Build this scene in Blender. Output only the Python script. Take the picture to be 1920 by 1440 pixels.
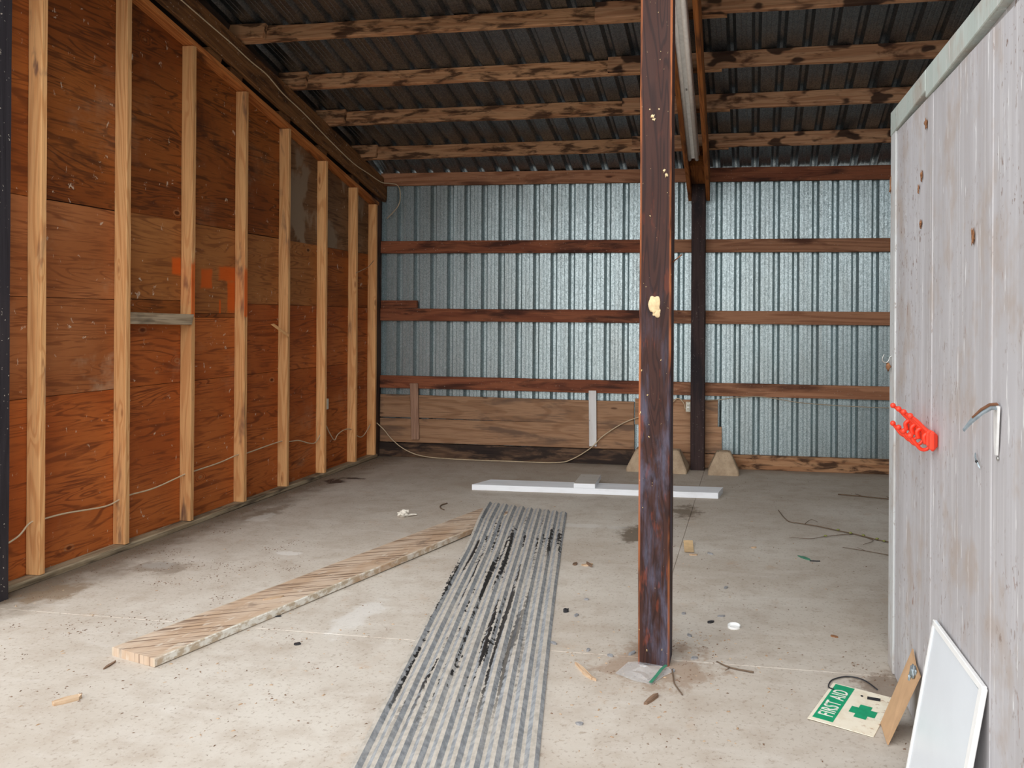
import bpy, bmesh, math, random
from mathutils import Vector, Matrix, Euler, noise as mnoise

random.seed(7)
S = bpy.context.scene
COL = S.collection
for o in list(bpy.data.objects):
    bpy.data.objects.remove(o)

# ------------------------------------------------------------------ camera
YAW = math.atan(243 / 1475.0)
cd = bpy.data.cameras.new('camera')
cam = bpy.data.objects.new('camera', cd)
COL.objects.link(cam)
cd.sensor_width = 36.0
cd.lens = 1475.0 / 1920.0 * 36.0
cd.shift_x = (960 - 1165) / 1920.0
cd.shift_y = -(720 - 598) / 1920.0
cd.clip_start = 0.02
cam.matrix_world = (Matrix.Translation((0, 0, 1.507)) @ Matrix.Rotation(YAW, 4, 'Z')
                    @ Matrix.Rotation(math.pi / 2, 4, 'X') @ Matrix.Rotation(0.006, 4, 'Z'))
S.camera = cam

# ------------------------------------------------------------------ light: bright overcast sky
W = bpy.data.worlds.new('overcast_sky')
S.world = W
W.use_nodes = True
wn = W.node_tree
bg = wn.nodes['Background']
bg.inputs['Color'].default_value = (0.93, 0.965, 1.0, 1)
bg.inputs['Strength'].default_value = 1.0
sd = bpy.data.lights.new('veiled_sun', 'SUN')
sd.energy = 1.1
sd.angle = math.radians(70)
sd.color = (1.0, 0.97, 0.93)
sun = bpy.data.objects.new('veiled_sun', sd)
COL.objects.link(sun)
sun.rotation_euler = (math.radians(50), 0, math.radians(-6))
sun.location = (0, -4, 8)

S.view_settings.view_transform = 'Standard'
S.view_settings.look = 'None'
S.view_settings.gamma = 1.0
S.view_settings.use_curve_mapping = False
S.view_settings.exposure = 0.98

# ------------------------------------------------------------------ node helper
def srgb(r, g, b):
    f = lambda c: (c / 255 / 12.92) if c / 255 <= 0.04045 else ((c / 255 + 0.055) / 1.055) ** 2.4
    return (f(r), f(g), f(b), 1.0)

class G:
    def __init__(s, name):
        s.m = bpy.data.materials.new(name)
        s.m.use_nodes = True
        s.t = s.m.node_tree
        s.b = s.t.nodes['Principled BSDF']
        s._tc = None
    def put(s, sock, v):
        if isinstance(v, bpy.types.NodeSocket):
            s.t.links.new(v, sock)
        elif v is not None:
            if sock.type == 'RGBA' and not hasattr(v, '__len__'):
                v = (v, v, v, 1)
            if sock.type == 'RGBA' and len(v) == 3:
                v = (*v, 1)
            if sock.type == 'VECTOR' and not hasattr(v, '__len__'):
                v = (v, v, v)
            sock.default_value = v
    def node(s, ty, **kw):
        n = s.t.nodes.new(ty)
        for k, v in kw.items():
            setattr(n, k, v)
        return n
    def obj(s):
        if not s._tc:
            s._tc = s.node('ShaderNodeTexCoord')
        return s._tc.outputs['Object']
    def pos(s):
        return s.node('ShaderNodeNewGeometry').outputs['Position']
    def rand(s):
        return s.node('ShaderNodeObjectInfo').outputs['Random']
    def math(s, op, a, b=None, c=None, clamp=False):
        n = s.node('ShaderNodeMath', operation=op, use_clamp=clamp)
        s.put(n.inputs[0], a)
        if b is not None: s.put(n.inputs[1], b)
        if c is not None: s.put(n.inputs[2], c)
        return n.outputs[0]
    def vmath(s, op, a, b=None):
        n = s.node('ShaderNodeVectorMath', operation=op)
        s.put(n.inputs[0], a)
        if b is not None: s.put(n.inputs[1], b)
        return n.outputs['Value'] if op in ('LENGTH', 'DISTANCE', 'DOT_PRODUCT') else n.outputs[0]
    def sep(s, v):
        n = s.node('ShaderNodeSeparateXYZ')
        s.put(n.inputs[0], v)
        return n.outputs
    def rvec(s, base=None, k=(37.0, 17.3, 23.1)):
        """object coordinates shifted by a random amount for each object"""
        n = s.node('ShaderNodeVectorMath', operation='SCALE')
        n.inputs[0].default_value = k
        s.t.links.new(s.rand(), n.inputs['Scale'])
        return s.vmath('ADD', base or s.obj(), n.outputs[0])
    def noise(s, v, scale=(1, 1, 1), detail=3, rough=0.55, dist=0.0):
        n = s.node('ShaderNodeTexNoise')
        s.put(n.inputs['Vector'], s.vmath('MULTIPLY', v, scale))
        n.inputs['Scale'].default_value = 1.0
        n.inputs['Detail'].default_value = detail
        n.inputs['Roughness'].default_value = rough
        n.inputs['Distortion'].default_value = dist
        return n.outputs['Fac']
    def voro(s, v, scale=(1, 1, 1), feature='F1', out='Distance', rnd=1.0):
        n = s.node('ShaderNodeTexVoronoi', feature=feature)
        s.put(n.inputs['Vector'], s.vmath('MULTIPLY', v, scale))
        n.inputs['Scale'].default_value = 1.0
        n.inputs['Randomness'].default_value = rnd
        return n.outputs[out]
    def step(s, x, a, b):
        """0 at a, 1 at b, smooth"""
        n = s.node('ShaderNodeMapRange', interpolation_type='SMOOTHSTEP')
        s.put(n.inputs[0], x)
        n.inputs[1].default_value = a
        n.inputs[2].default_value = b
        if a > b:
            n.inputs[1].default_value = b
            n.inputs[2].default_value = a
            n.inputs[3].default_value = 1.0
            n.inputs[4].default_value = 0.0
        return n.outputs[0]
    def mix(s, f, a, b, mode='MIX'):
        n = s.node('ShaderNodeMix', data_type='RGBA', blend_type=mode)
        s.put(n.inputs[0], f)
        s.put(n.inputs[6], a)
        s.put(n.inputs[7], b)
        return n.outputs[2]
    def mul(s, *xs):
        r = xs[0]
        for x in xs[1:]:
            r = s.math('MULTIPLY', r, x)
        return r
    def bump(s, h, strength=0.3, dist=0.01):
        n = s.node('ShaderNodeBump')
        n.inputs['Strength'].default_value = strength
        n.inputs['Distance'].default_value = dist
        s.put(n.inputs['Height'], h)
        s.put(s.b.inputs['Normal'], n.outputs[0])
    def spot(s, v, c, r, edge=0.5, wob=None):
        """soft ellipse mask at c with radii r"""
        d = s.vmath('SUBTRACT', v, c)
        d = s.vmath('DIVIDE', d, r)
        L = s.vmath('LENGTH', d)
        if wob is not None:
            L = s.math('ADD', L, wob)
        return s.step(L, 1.0, 1.0 - edge)
    def done(s, color, rough=0.7, metal=0.0, spec=None):
        s.put(s.b.inputs['Base Color'], color)
        s.put(s.b.inputs['Roughness'], rough)
        s.put(s.b.inputs['Metallic'], metal)
        if spec is not None:
            s.b.inputs['Specular IOR Level'].default_value = spec
        return s.m

def flat(name, col, rough=0.6, metal=0.0, var=0.12, scale=30.0, spec=None):
    g = G(name)
    v = g.rvec()
    n = g.noise(v, (scale,) * 3, 4)
    f = g.step(n, 0.3, 0.7)
    c = g.mix(g.math('MULTIPLY', f, var * 3), col, tuple(x * 0.55 for x in col[:3]) + (1,))
    return g.done(c, rough, metal, spec)

# ------------------------------------------------------------------ materials
def lumber_mat(name, light, mid, dark, stain=None, stain_amt=0.4, knots=0.6, ring=9.0, fleck=0.3, blotch=(1.6, 7, 7),
               blot=None, spk=0.0, rough=0.72, spray=False):
    """sawn board, grain along local X"""
    g = G(name)
    v = g.rvec()
    fib = g.noise(v, (4, 130, 130), 3, 0.6)
    fld = g.noise(v, (0.55, 7, 7), 2, 0.45, 0.6)
    kd = g.voro(v, (2.1, 7.5, 7.5))
    kn = g.step(kd, 0.24, 0.06)
    kcore = g.step(kd, 0.10, 0.045)
    fl2 = g.math('ADD', fld, g.math('MULTIPLY', kn, 0.10 * knots))
    rg = g.math('SINE', g.math('MULTIPLY', fl2, ring * 6.283))
    rg = g.step(rg, -0.2, 1.0)
    c = g.mix(g.math('MULTIPLY', rg, 0.75), light, mid)
    c = g.mix(g.mul(g.step(fib, 0.45, 0.75), fleck * 2), c, dark)
    if knots > 0:
        c = g.mix(g.math('MULTIPLY', kcore, knots), c, dark)
    if stain:
        st = g.noise(v, blotch, 4, 0.6, 0.4)
        c = g.mix(g.mul(g.step(st, 0.62 - stain_amt * 0.35, 0.75 - stain_amt * 0.25), 0.88), c, stain)
    if blot:
        bd = g.noise(v, (5, 9, 9), 2, 0.4)
        c = g.mix(g.mul(g.step(bd, 0.55, 0.63), 0.9), c, blot)
    if spk:
        sp = g.noise(v, (60, 60, 60), 2, 0.5)
        c = g.mix(g.mul(g.step(sp, 0.68, 0.72), spk), c, srgb(205, 195, 180))
    if spray:                                            # orange marking paint caught on the room edge
        ge = g.node('ShaderNodeNewGeometry')
        pz = g.math('ADD', g.sep(ge.outputs['Position'])[2], g.math('MULTIPLY_ADD', g.noise(v, (30, 30, 30), 2), 0.08, -0.04))
        m = g.mul(g.step(g.sep(ge.outputs['True Normal'])[0], 0.3, 0.8), g.step(pz, 1.49, 1.52), g.step(pz, 1.93, 1.86), 0.85)
        m2 = g.mul(g.step(pz, 1.54, 1.62), g.step(pz, 1.92, 1.80), 0.16)
        c = g.mix(g.math('MAXIMUM', m, m2), c, srgb(212, 92, 20))
    br = g.math('MULTIPLY_ADD', g.rand(), 0.3, 0.85)
    c = g.mix(1.0, c, br, 'MULTIPLY')
    g.bump(g.math('ADD', g.math('MULTIPLY', fib, 0.6), g.math('MULTIPLY', rg, 0.25)), 0.35, 0.004)
    return g.done(c, rough, spec=0.25)

M_STUD = lumber_mat('fir_stud', srgb(226, 172, 116), srgb(206, 144, 90), srgb(146, 88, 52), srgb(104, 74, 66), 0.05, 0.7, 13, 0.16)
M_STUDO = lumber_mat('fir_stud_sprayed', srgb(222, 168, 112), srgb(202, 140, 88), srgb(140, 84, 50), srgb(92, 66, 60), 0.16, 0.7, 13, 0.16, spray=True)
M_PLATE = lumber_mat('fir_plate', srgb(186, 116, 62), srgb(150, 84, 40), srgb(90, 48, 24), srgb(70, 42, 26), 0.25, 0.5)
M_SOLE = lumber_mat('dirty_sole_plate', srgb(176, 158, 130), srgb(150, 130, 102), srgb(90, 76, 58), srgb(74, 62, 52), 0.45, 0.1)
M_BEAM = lumber_mat('old_brown_beam', srgb(124, 84, 50), srgb(100, 64, 36), srgb(54, 34, 20), srgb(50, 32, 22), 0.4, 0.6, spk=0.4)
M_RAFT = lumber_mat('rafter_wood', srgb(150, 92, 46), srgb(116, 66, 30), srgb(62, 36, 18), srgb(58, 34, 20), 0.35, 0.6)
M_PURL = lumber_mat('moldy_purlin', srgb(190, 144, 106), srgb(166, 116, 80), srgb(88, 56, 36), srgb(54, 33, 22), 0.46, 0.7, 7, 0.25, (4.5, 16, 16))
M_PURL2 = lumber_mat('blotched_purlin', srgb(186, 142, 108), srgb(160, 112, 80), srgb(80, 52, 36), srgb(74, 46, 32), 0.3, 0.6, 7, 0.25, (3.2, 9, 9), blot=srgb(44, 28, 22))
M_GIRT = lumber_mat('red_brown_girt', srgb(144, 86, 58), srgb(118, 64, 42), srgb(62, 34, 26), srgb(58, 32, 24), 0.42, 0.8, 6, 0.25, (1.4, 9, 9), spk=0.3)
M_GIRT2 = lumber_mat('tan_brown_girt', srgb(166, 118, 88), srgb(136, 90, 64), srgb(72, 40, 28), srgb(78, 44, 30), 0.25, 0.9, 6, 0.2, (1.0, 5, 5), spk=0.2)
M_PLANK = lumber_mat('tan_sill_plank', srgb(176, 136, 104), srgb(152, 112, 82), srgb(96, 66, 48), srgb(112, 88, 72), 0.3, 0.8, 6, 0.3)
M_ROT = lumber_mat('black_rotten_sill', srgb(112, 86, 66), srgb(84, 62, 48), srgb(40, 30, 26), srgb(34, 27, 26), 0.62, 0.2, 5, 0.4, (3, 10, 10))
M_CLEAT = lumber_mat('grey_cleat', srgb(164, 128, 106), srgb(140, 106, 86), srgb(90, 64, 52), None, 0, 0.6)
M_GREYW = lumber_mat('weathered_grey_wood', srgb(176, 156, 130), srgb(150, 128, 102), srgb(84, 72, 58), srgb(92, 80, 66), 0.3, 0.2)
M_RAWCHIP = lumber_mat('raw_wood_chip', srgb(190, 164, 136), srgb(168, 140, 112), srgb(150, 108, 72), None, 0, 0)
M_DARKCHIP = lumber_mat('brown_wood_chip', srgb(122, 98, 80), srgb(100, 78, 62), srgb(66, 50, 40), None, 0, 0)
M_REARPOST = lumber_mat('dark_rear_post', srgb(62, 46, 44), srgb(50, 36, 36), srgb(30, 22, 24), srgb(34, 28, 32), 0.4, 0.2, 6, 0.3, spk=0.15)
M_CORNER = lumber_mat('dark_corner_post', srgb(86, 62, 50), srgb(66, 46, 38), srgb(36, 26, 24), srgb(36, 28, 28), 0.45, 0.2)
M_TAR = lumber_mat('tarred_black_post', srgb(52, 48, 52), srgb(44, 40, 44), srgb(28, 25, 28), srgb(60, 54, 56), 0.2, 0.1, 5, 0.2, spk=0.8, rough=0.6)

def post_mat():
    g = G('creosoted_post')
    v = g.rvec()
    o = g.obj()
    x, y, z = g.sep(o)[0:3]
    fib = g.noise(v, (3, 110, 110), 3, 0.6)
    fld = g.noise(v, (0.6, 8, 8), 2, 0.45, 0.8)
    rg = g.step(g.math('SINE', g.math('MULTIPLY', fld, 120.0)), 0, 1)
    c = g.mix(rg, srgb(60, 36, 30), srgb(45, 27, 24))
    low = g.step(x, -0.1, -1.2)                       # lower half: blue sheen painted in over the scuffing
    scuff_sheen = g.noise(v, (3.5, 15, 15), 5, 0.65, 0.3)
    c = g.mix(g.mul(low, g.step(scuff_sheen, 0.42, 0.68), 0.6), c, srgb(96, 97, 116))
    red = g.noise(v, (7, 26, 26), 3, 0.6)
    c = g.mix(g.mul(g.step(red, 0.58, 0.68), 0.34, g.step(x, 1.2, -1.6)), c, srgb(140, 66, 40))
    c = g.mix(g.mul(g.step(fib, 0.52, 0.8), 0.6), c, srgb(40, 28, 30))
    ey = g.step(g.math('ABSOLUTE', y), 0.057, 0.068)
    ez = g.step(g.math('ABSOLUTE', z), 0.057, 0.068)
    edge = g.mul(ey, ez)
    c = g.mix(g.mul(edge, g.step(g.noise(v, (3, 20, 20), 3), 0.38, 0.6), 0.95), c, srgb(176, 104, 62))
    sp = g.noise(v, (42, 60, 60), 3, 0.6)
    c = g.mix(g.step(sp, 0.71, 0.74), c, srgb(206, 180, 130))
    g.bump(g.math('ADD', fib, g.math('MULTIPLY', rg, 0.4)), 0.4, 0.004)
    return g.done(c, g.math('MULTIPLY_ADD', scuff_sheen, 0.25, 0.5), spec=0.22)
M_POST = post_mat()

def ply_mat(name, base, mid, dark, dust=0.25, mold=0.3, orange=False, figure=19.0, bare=None):
    """plywood, local X horizontal, local Z up"""
    g = G(name)
    v = g.rvec()
    fld = g.noise(v, (0.55, 1, 4.2), 3, 0.5, 0.55)
    kd = g.voro(v, (2.0, 2.0, 3.4))
    kn = g.step(kd, 0.16, 0.03)
    kc = g.step(kd, 0.055, 0.03)
    ku = g.mul(g.step(kd, 0.085, 0.07), g.step(kd, 0.045, 0.06))
    fl2 = g.math('ADD', fld, g.math('MULTIPLY', kn, 0.16))
    sn = g.math('SINE', g.math('MULTIPLY', fl2, figure * 6.283))
    line = g.step(sn, 0.35, 1.0)
    brk = g.step(g.noise(v, (3, 3, 9), 3), 0.34, 0.62)
    big = g.noise(v, (1.1, 1.1, 1.7), 3, 0.55)
    c = g.mix(g.step(big, 0.35, 0.65), base, mid)
    c = g.mix(g.mul(line, brk, 0.7), c, dark)
    c = g.mix(g.mul(kc, 0.85), c, srgb(52, 26, 14))
    c = g.mix(g.mul(ku, 0.45), c, srgb(176, 130, 92))
    fib = g.noise(v, (5, 50, 110), 3, 0.6)
    c = g.mix(g.mul(g.step(fib, 0.5, 0.72), 0.5), c, dark)
    stk = g.noise(v, (2.4, 9, 26), 3, 0.55, 0.5)
    c = g.mix(g.mul(g.step(stk, 0.56, 0.66), 0.6), c, dark)
    md = g.noise(v, (1.6, 1.6, 2.0), 5, 0.65, 0.3)
    c = g.mix(g.mul(g.step(md, 0.58, 0.72), mold), c, srgb(48, 28, 18))
    ds = g.noise(v, (1.4, 2, 1.6), 5, 0.7)
    c = g.mix(g.mul(g.step(ds, 0.55, 0.72), dust), c, srgb(176, 142, 112))
    sm = g.noise(v, (26, 26, 16), 4, 0.65, 0.6)
    c = g.mix(g.mul(g.step(sm, 0.655, 0.70), 0.75), c, srgb(206, 186, 164))
    if bare:
        bd = g.noise(v, (2.2, 2.2, 1.3), 4, 0.6, 0.4)
        c = g.mix(g.step(bd, 0.52, 0.60), c, bare)
    if orange:
        P = g.pos()
        wob = g.math('MULTIPLY_ADD', g.noise(P, (14, 14, 14), 3), 0.5, -0.25)
        px, py, pz = g.sep(P)[0:3]
        def rect(y0, y1, z0, z1, e):
            a = g.math('ABSOLUTE', g.math('DIVIDE', g.math('SUBTRACT', py, (y0 + y1) / 2), (y1 - y0) / 2))
            b = g.math('ABSOLUTE', g.math('DIVIDE', g.math('SUBTRACT', pz, (z0 + z1) / 2), (z1 - z0) / 2))
            d = g.math('ADD', g.math('MAXIMUM', a, b), g.math('MULTIPLY', wob, e + 0.5))
            return g.step(d, 1.12, 0.72)
        m = rect(5.27, 5.40, 1.715, 1.87, 0.25)
        for q in ((5.46, 5.70, 1.78, 1.90, 0.7), (5.57, 5.70, 1.53, 1.80, 0.35), (5.475, 5.50, 1.52, 1.64, 0.3), (4.97, 5.10, 1.80, 1.93, 0.8)):
            m = g.math('MAXIMUM', m, rect(*q))
        c = g.mix(g.math('MULTIPLY', m, 0.85), c, srgb(206, 88, 18))
    g.bump(g.math('ADD', fib, g.math('MULTIPLY', line, 0.3)), 0.2, 0.003)
    return g.done(c, 0.62, spec=0.3)

M_PLYA = ply_mat('plywood_rust', srgb(182, 100, 46), srgb(158, 78, 30), srgb(104, 48, 20), 0.3, 0.25)
M_PLYB = ply_mat('plywood_dusty', srgb(172, 108, 64), srgb(152, 88, 46), srgb(112, 60, 30), 0.75, 0.3)
M_PLYC = ply_mat('plywood_tan_figured', srgb(170, 110, 60), srgb(154, 94, 46), srgb(116, 66, 32), 0.2, 0.15, True, 24)
M_PLYD = ply_mat('plywood_dark', srgb(150, 84, 34), srgb(126, 64, 22), srgb(66, 32, 12), 0.25, 0.6, figure=21)
M_PLYE = ply_mat('plywood_grey_torn', srgb(132, 96, 66), srgb(112, 78, 50), srgb(72, 46, 28), 0.5, 0.6, bare=srgb(140, 118, 96))
M_PLYF = ply_mat('plywood_orange', srgb(166, 92, 38), srgb(142, 74, 28), srgb(100, 48, 18), 0.2, 0.3)

def galv_mat(name, base, dark, rough=0.36, dirt=0.3, gloom=0.0, metal=0.9):
    g = G(name)
    v = g.rvec()
    cell = g.voro(v, (150, 150, 110), out='Color')
    cs = g.sep(cell)[0]
    c = g.mix(cs, base, dark)
    big = g.noise(v, (2.5, 2.5, 0.8), 4, 0.6)
    c = g.mix(g.mul(g.step(big, 0.45, 0.75), dirt), c, srgb(122, 108, 90))
    strk = g.noise(v, (26, 26, 0.7), 4, 0.6)
    c = g.mix(g.mul(g.step(strk, 0.55, 0.78), dirt * 0.8), c, srgb(112, 106, 96))
    dot = g.noise(v, (45, 45, 35), 2, 0.5)
    c = g.mix(g.mul(g.step(dot, 0.74, 0.78), 0.6), c, srgb(70, 60, 50))
    rg = g.math('MULTIPLY_ADD', cs, 0.14, rough)
    g.bump(g.noise(v, (5, 5, 1.6), 2), 0.18, 0.02)
    return g.done(c, rg, metal)
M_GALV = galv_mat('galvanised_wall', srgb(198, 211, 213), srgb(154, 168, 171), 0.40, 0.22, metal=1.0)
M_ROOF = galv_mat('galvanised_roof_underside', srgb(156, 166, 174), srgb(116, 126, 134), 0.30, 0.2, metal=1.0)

def floor_mat():
    g = G('dusty_concrete')
    P = g.pos()
    n1 = g.noise(P, (0.7, 0.9, 1), 5, 0.6)
    n2 = g.noise(P, (6, 6, 6), 5, 0.65)
    n3 = g.noise(P, (60, 60, 60), 3, 0.6)
    c = g.mix(g.step(n1, 0.32, 0.68), srgb(178, 167, 154), srgb(196, 188, 177))
    c = g.mix(g.mul(g.step(n2, 0.42, 0.7), 0.45), c, srgb(160, 144, 128))
    c = g.mix(g.mul(g.step(n3, 0.56, 0.68), 0.45), c, srgb(128, 112, 98))
    n4 = g.noise(P, (19, 24, 19), 4, 0.7)
    c = g.mix(g.mul(g.step(n4, 0.60, 0.70), 0.5), c, srgb(140, 122, 104))
    c = g.mix(g.mul(g.step(n3, 0.36, 0.26), 0.35), c, srgb(214, 208, 200))
    sw = g.noise(P, (2.2, 9, 1), 4, 0.6, 0.5)           # faint swept streaks
    c = g.mix(g.mul(g.step(sw, 0.52, 0.74), 0.30), c, srgb(206, 200, 192))
    rust = g.noise(P, (3.2, 3.2, 1), 5, 0.7)
    c = g.mix(g.mul(g.step(rust, 0.60, 0.72), 0.35), c, srgb(176, 146, 118))
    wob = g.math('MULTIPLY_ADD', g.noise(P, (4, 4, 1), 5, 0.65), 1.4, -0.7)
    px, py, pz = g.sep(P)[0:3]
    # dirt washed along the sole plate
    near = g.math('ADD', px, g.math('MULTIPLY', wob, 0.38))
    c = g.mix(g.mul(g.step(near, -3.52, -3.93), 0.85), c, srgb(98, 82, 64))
    nb = g.math('ADD', py, g.math('MULTIPLY', wob, 0.3))
    c = g.mix(g.mul(g.step(nb, 7.75, 8.02), 0.5), c, srgb(120, 106, 90))
    c = g.mix(g.mul(g.step(nb, 6.3, 7.0), 0.30), c, srgb(150, 132, 112))   # browner over the rear half
    spots = [((-3.76, 6.70, 0), (0.15, 0.12, 1), srgb(66, 48, 38), 0.95), ((-3.66, 6.86, 0), (0.14, 0.05, 1), srgb(62, 46, 38), 0.9),
             ((-3.72, 3.72, 0), (0.16, 0.20, 1), srgb(128, 108, 86), 0.8), ((-3.66, 5.5, 0), (0.12, 0.3, 1), srgb(112, 94, 76), 0.6),
             ((-3.62, 5.38, 0), (0.10, 0.16, 1), srgb(206, 202, 194), 0.6), ((-3.52, 4.25, 0), (0.10, 0.08, 1), srgb(208, 206, 200), 0.8),
             ((-3.5, 4.2, 0), (0.22, 0.16, 1), srgb(120, 104, 88), 0.6), ((-0.78, 5.45, 0), (0.16, 0.26, 1), srgb(98, 84, 68), 0.85),
             ((-0.5, 6.15, 0), (0.14, 0.22, 1), srgb(104, 90, 74), 0.8), ((-0.41, 3.40, 0), (0.30, 0.26, 1), srgb(140, 114, 92), 0.6),
             ((0.55, 3.35, 0), (0.13, 0.2, 1), srgb(116, 98, 82), 0.7), ((-1.2, 5.6, 0), (0.35, 0.06, 1), srgb(206, 202, 196), 0.5),
             ((-2.9, 4.6, 0), (0.10, 0.05, 1), srgb(216, 212, 206), 0.6), ((-1.95, 3.7, 0), (0.10, 0.3, 1), srgb(214, 212, 208), 0.4)]
    wob2 = g.math('MULTIPLY_ADD', g.noise(P, (7, 7, 1), 6, 0.7), 2.8, -1.4)
    for ce, r, col, k in spots:
        c = g.mix(g.math('MULTIPLY', g.spot(P, ce, r, 0.5, wob2), k), c, col)
    g.bump(g.math('ADD', n2, g.math('MULTIPLY', n3, 0.3)), 0.25, 0.006)
    return g.done(c, 0.82, spec=0.25)
M_FLOOR = floor_mat()

def door_mat(name, base, lo, specks=1.0):
    g = G(name)
    P = g.pos()
    st = g.noise(P, (60, 60, 1.1), 4, 0.6)
    st2 = g.noise(P, (9, 9, 0.6), 4, 0.6)
    c = g.mix(g.step(st2, 0.3, 0.7), base, lo)
    c = g.mix(g.mul(g.step(st, 0.52, 0.74), 0.45), c, srgb(226, 224, 224))
    c = g.mix(g.mul(g.step(st, 0.44, 0.30), 0.25), c, srgb(162, 156, 154))
    big = g.noise(P, (1.3, 1.3, 1.3), 4, 0.65)
    tan = g.noise(P, (4, 4, 3), 4, 0.7)
    c = g.mix(g.mul(g.step(tan, 0.50, 0.68), 0.6), c, srgb(172, 156, 144))
    s1 = g.noise(P, (60, 60, 34), 3, 0.6, 0.4)
    s2 = g.noise(P, (24, 24, 8), 4, 0.65, 0.6)
    reg = g.step(big, 0.40, 0.60)
    c = g.mix(g.mul(g.step(s1, 0.625, 0.66), reg, specks * 0.8), c, srgb(120, 92, 76))
    c = g.mix(g.mul(g.step(s2, 0.65, 0.685), reg, specks * 0.9), c, srgb(140, 100, 78))
    w = g.noise(P, (70, 70, 5), 3, 0.6)
    c = g.mix(g.mul(g.step(w, 0.66, 0.69), 0.8), c, srgb(236, 236, 236))
    g.bump(g.math('ADD', st, g.math('MULTIPLY', s2, 0.5)), 0.25, 0.003)
    return g.done(c, 0.55, spec=0.35)
M_DOOR = door_mat('grey_painted_board', srgb(177, 173, 174), srgb(193, 191, 194))
M_DTRIM = door_mat('green_grey_trim', srgb(186, 194, 188), srgb(176, 186, 180), 0.9)
M_DEDGE = door_mat('pale_edge_strip', srgb(206, 208, 208), srgb(196, 198, 198), 0.6)

def sheet_mat():
    g = G('dusty_corrugated_metal')
    o = g.obj()
    v = o
    x, y, z = g.sep(o)[0:3]
    n = g.noise(v, (6, 2.2, 1), 5, 0.65)
    fine = g.noise(v, (50, 30, 20), 4, 0.65)
    nz = g.sep(g.node('ShaderNodeNewGeometry').outputs['True Normal'])[2]
    up = g.step(nz, 0.97, 0.88)                         # dust slides off the slopes
    metal = g.mix(g.step(fine, 0.35, 0.65), srgb(158, 160, 162), srgb(124, 127, 130))
    dust = g.mix(g.step(fine, 0.35, 0.7), srgb(190, 182, 171), srgb(166, 158, 147))
    k = g.math('ADD', g.math('MULTIPLY', up, 0.75), g.math('MULTIPLY_ADD', n, 1.4, -0.75))
    c = g.mix(g.step(k, 0.15, 0.75), dust, metal)
    # tar runs along some of the corrugations
    line = g.noise(v, (24.0, 0.75, 1), 2, 0.5)
    rag = g.noise(v, (34, 26, 10), 4, 0.7)
    reg = g.noise(v, (2.2, 0.9, 1), 2, 0.5)
    band = g.step(g.math('ABSOLUTE', g.math('SUBTRACT', y, 0.1)), 1.7, 1.1)
    t = g.math('ADD', line, g.math('MULTIPLY_ADD', rag, 0.42, -0.21))
    side = g.step(x, 0.31, 0.02)
    tar = g.mul(g.step(t, 0.575, 0.605), band, g.math('MAXIMUM', side, g.step(y, 0.5, 0.8)))
    c = g.mix(tar, c, srgb(34, 32, 32))
    rst = g.noise(v, (14, 9, 6), 4, 0.65)
    c = g.mix(g.mul(g.step(rst, 0.64, 0.74), 0.35), c, srgb(150, 128, 100))
    return g.done(c, 0.6, 0.0, 0.4)
M_SHEET = sheet_mat()

def plank_top():
    g = G('worn_plank_top')
    o = g.obj()
    v = o
    x, y, z = g.sep(o)[0:3]
    sk = g.math('ADD', x, g.math('MULTIPLY', y, 0.9))    # circular-saw marks slanting across
    cv = g.node('ShaderNodeCombineXYZ')
    g.put(cv.inputs[0], sk); g.put(cv.inputs[1], y); g.put(cv.inputs[2], z)
    saw = g.noise(cv.outputs[0], (34, 2.2, 1), 3, 0.6, 0.2)
    big = g.noise(v, (2.2, 6, 1), 4, 0.6)
    c = g.mix(g.step(big, 0.3, 0.7), srgb(194, 174, 154), srgb(176, 148, 122))
    c = g.mix(g.mul(g.step(saw, 0.50, 0.62), 0.85), c, srgb(98, 74, 58))
    wp = g.noise(v, (9, 24, 4), 4, 0.6)
    c = g.mix(g.mul(g.step(wp, 0.58, 0.68), 0.55), c, srgb(206, 194, 178))
    b = g.step(g.math('ABSOLUTE', y), 0.125, 0.142)
    c = g.mix(g.mul(b, 0.8), c, srgb(190, 176, 156))
    mo = g.noise(v, (3, 5, 2), 5, 0.65)
    c = g.mix(g.mul(g.step(mo, 0.60, 0.70), 0.6), c, srgb(110, 94, 82))
    g.bump(saw, 0.4, 0.004)
    return g.done(c, 0.8, spec=0.2)
def plank_edge():
    g = G('flaking_white_edge')
    v = g.obj()
    n = g.noise(v, (22, 30, 30), 4, 0.65)
    b = g.noise(v, (1.6, 3, 3), 4, 0.6)
    c = g.mix(g.step(n, 0.40, 0.60), srgb(176, 160, 138), srgb(216, 212, 202))
    c = g.mix(g.mul(g.step(b, 0.50, 0.66), 0.7), c, srgb(170, 132, 96))
    return g.done(c, 0.75, spec=0.2)
M_PTOP, M_PEDGE = plank_top(), plank_edge()

def white_board(name, base, dirt):
    g = G(name)
    v = g.obj()
    n = g.noise(v, (3, 12, 12), 5, 0.65)
    d = g.noise(v, (18, 26, 26), 4, 0.6)
    c = g.mix(g.mul(g.step(n, 0.42, 0.72), 0.5), base, dirt)
    c = g.mix(g.mul(g.step(d, 0.70, 0.75), 0.8), c, srgb(90, 82, 74))
    return g.done(c, 0.5, spec=0.35)
M_WFACE = white_board('white_painted_face', srgb(236, 238, 242), srgb(214, 214, 214))
M_WTOP = white_board('dusty_white_top', srgb(186, 180, 172), srgb(166, 156, 144))
M_WCLEAT = white_board('chipped_white_cleat', srgb(224, 222, 220), srgb(196, 186, 178))

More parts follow.
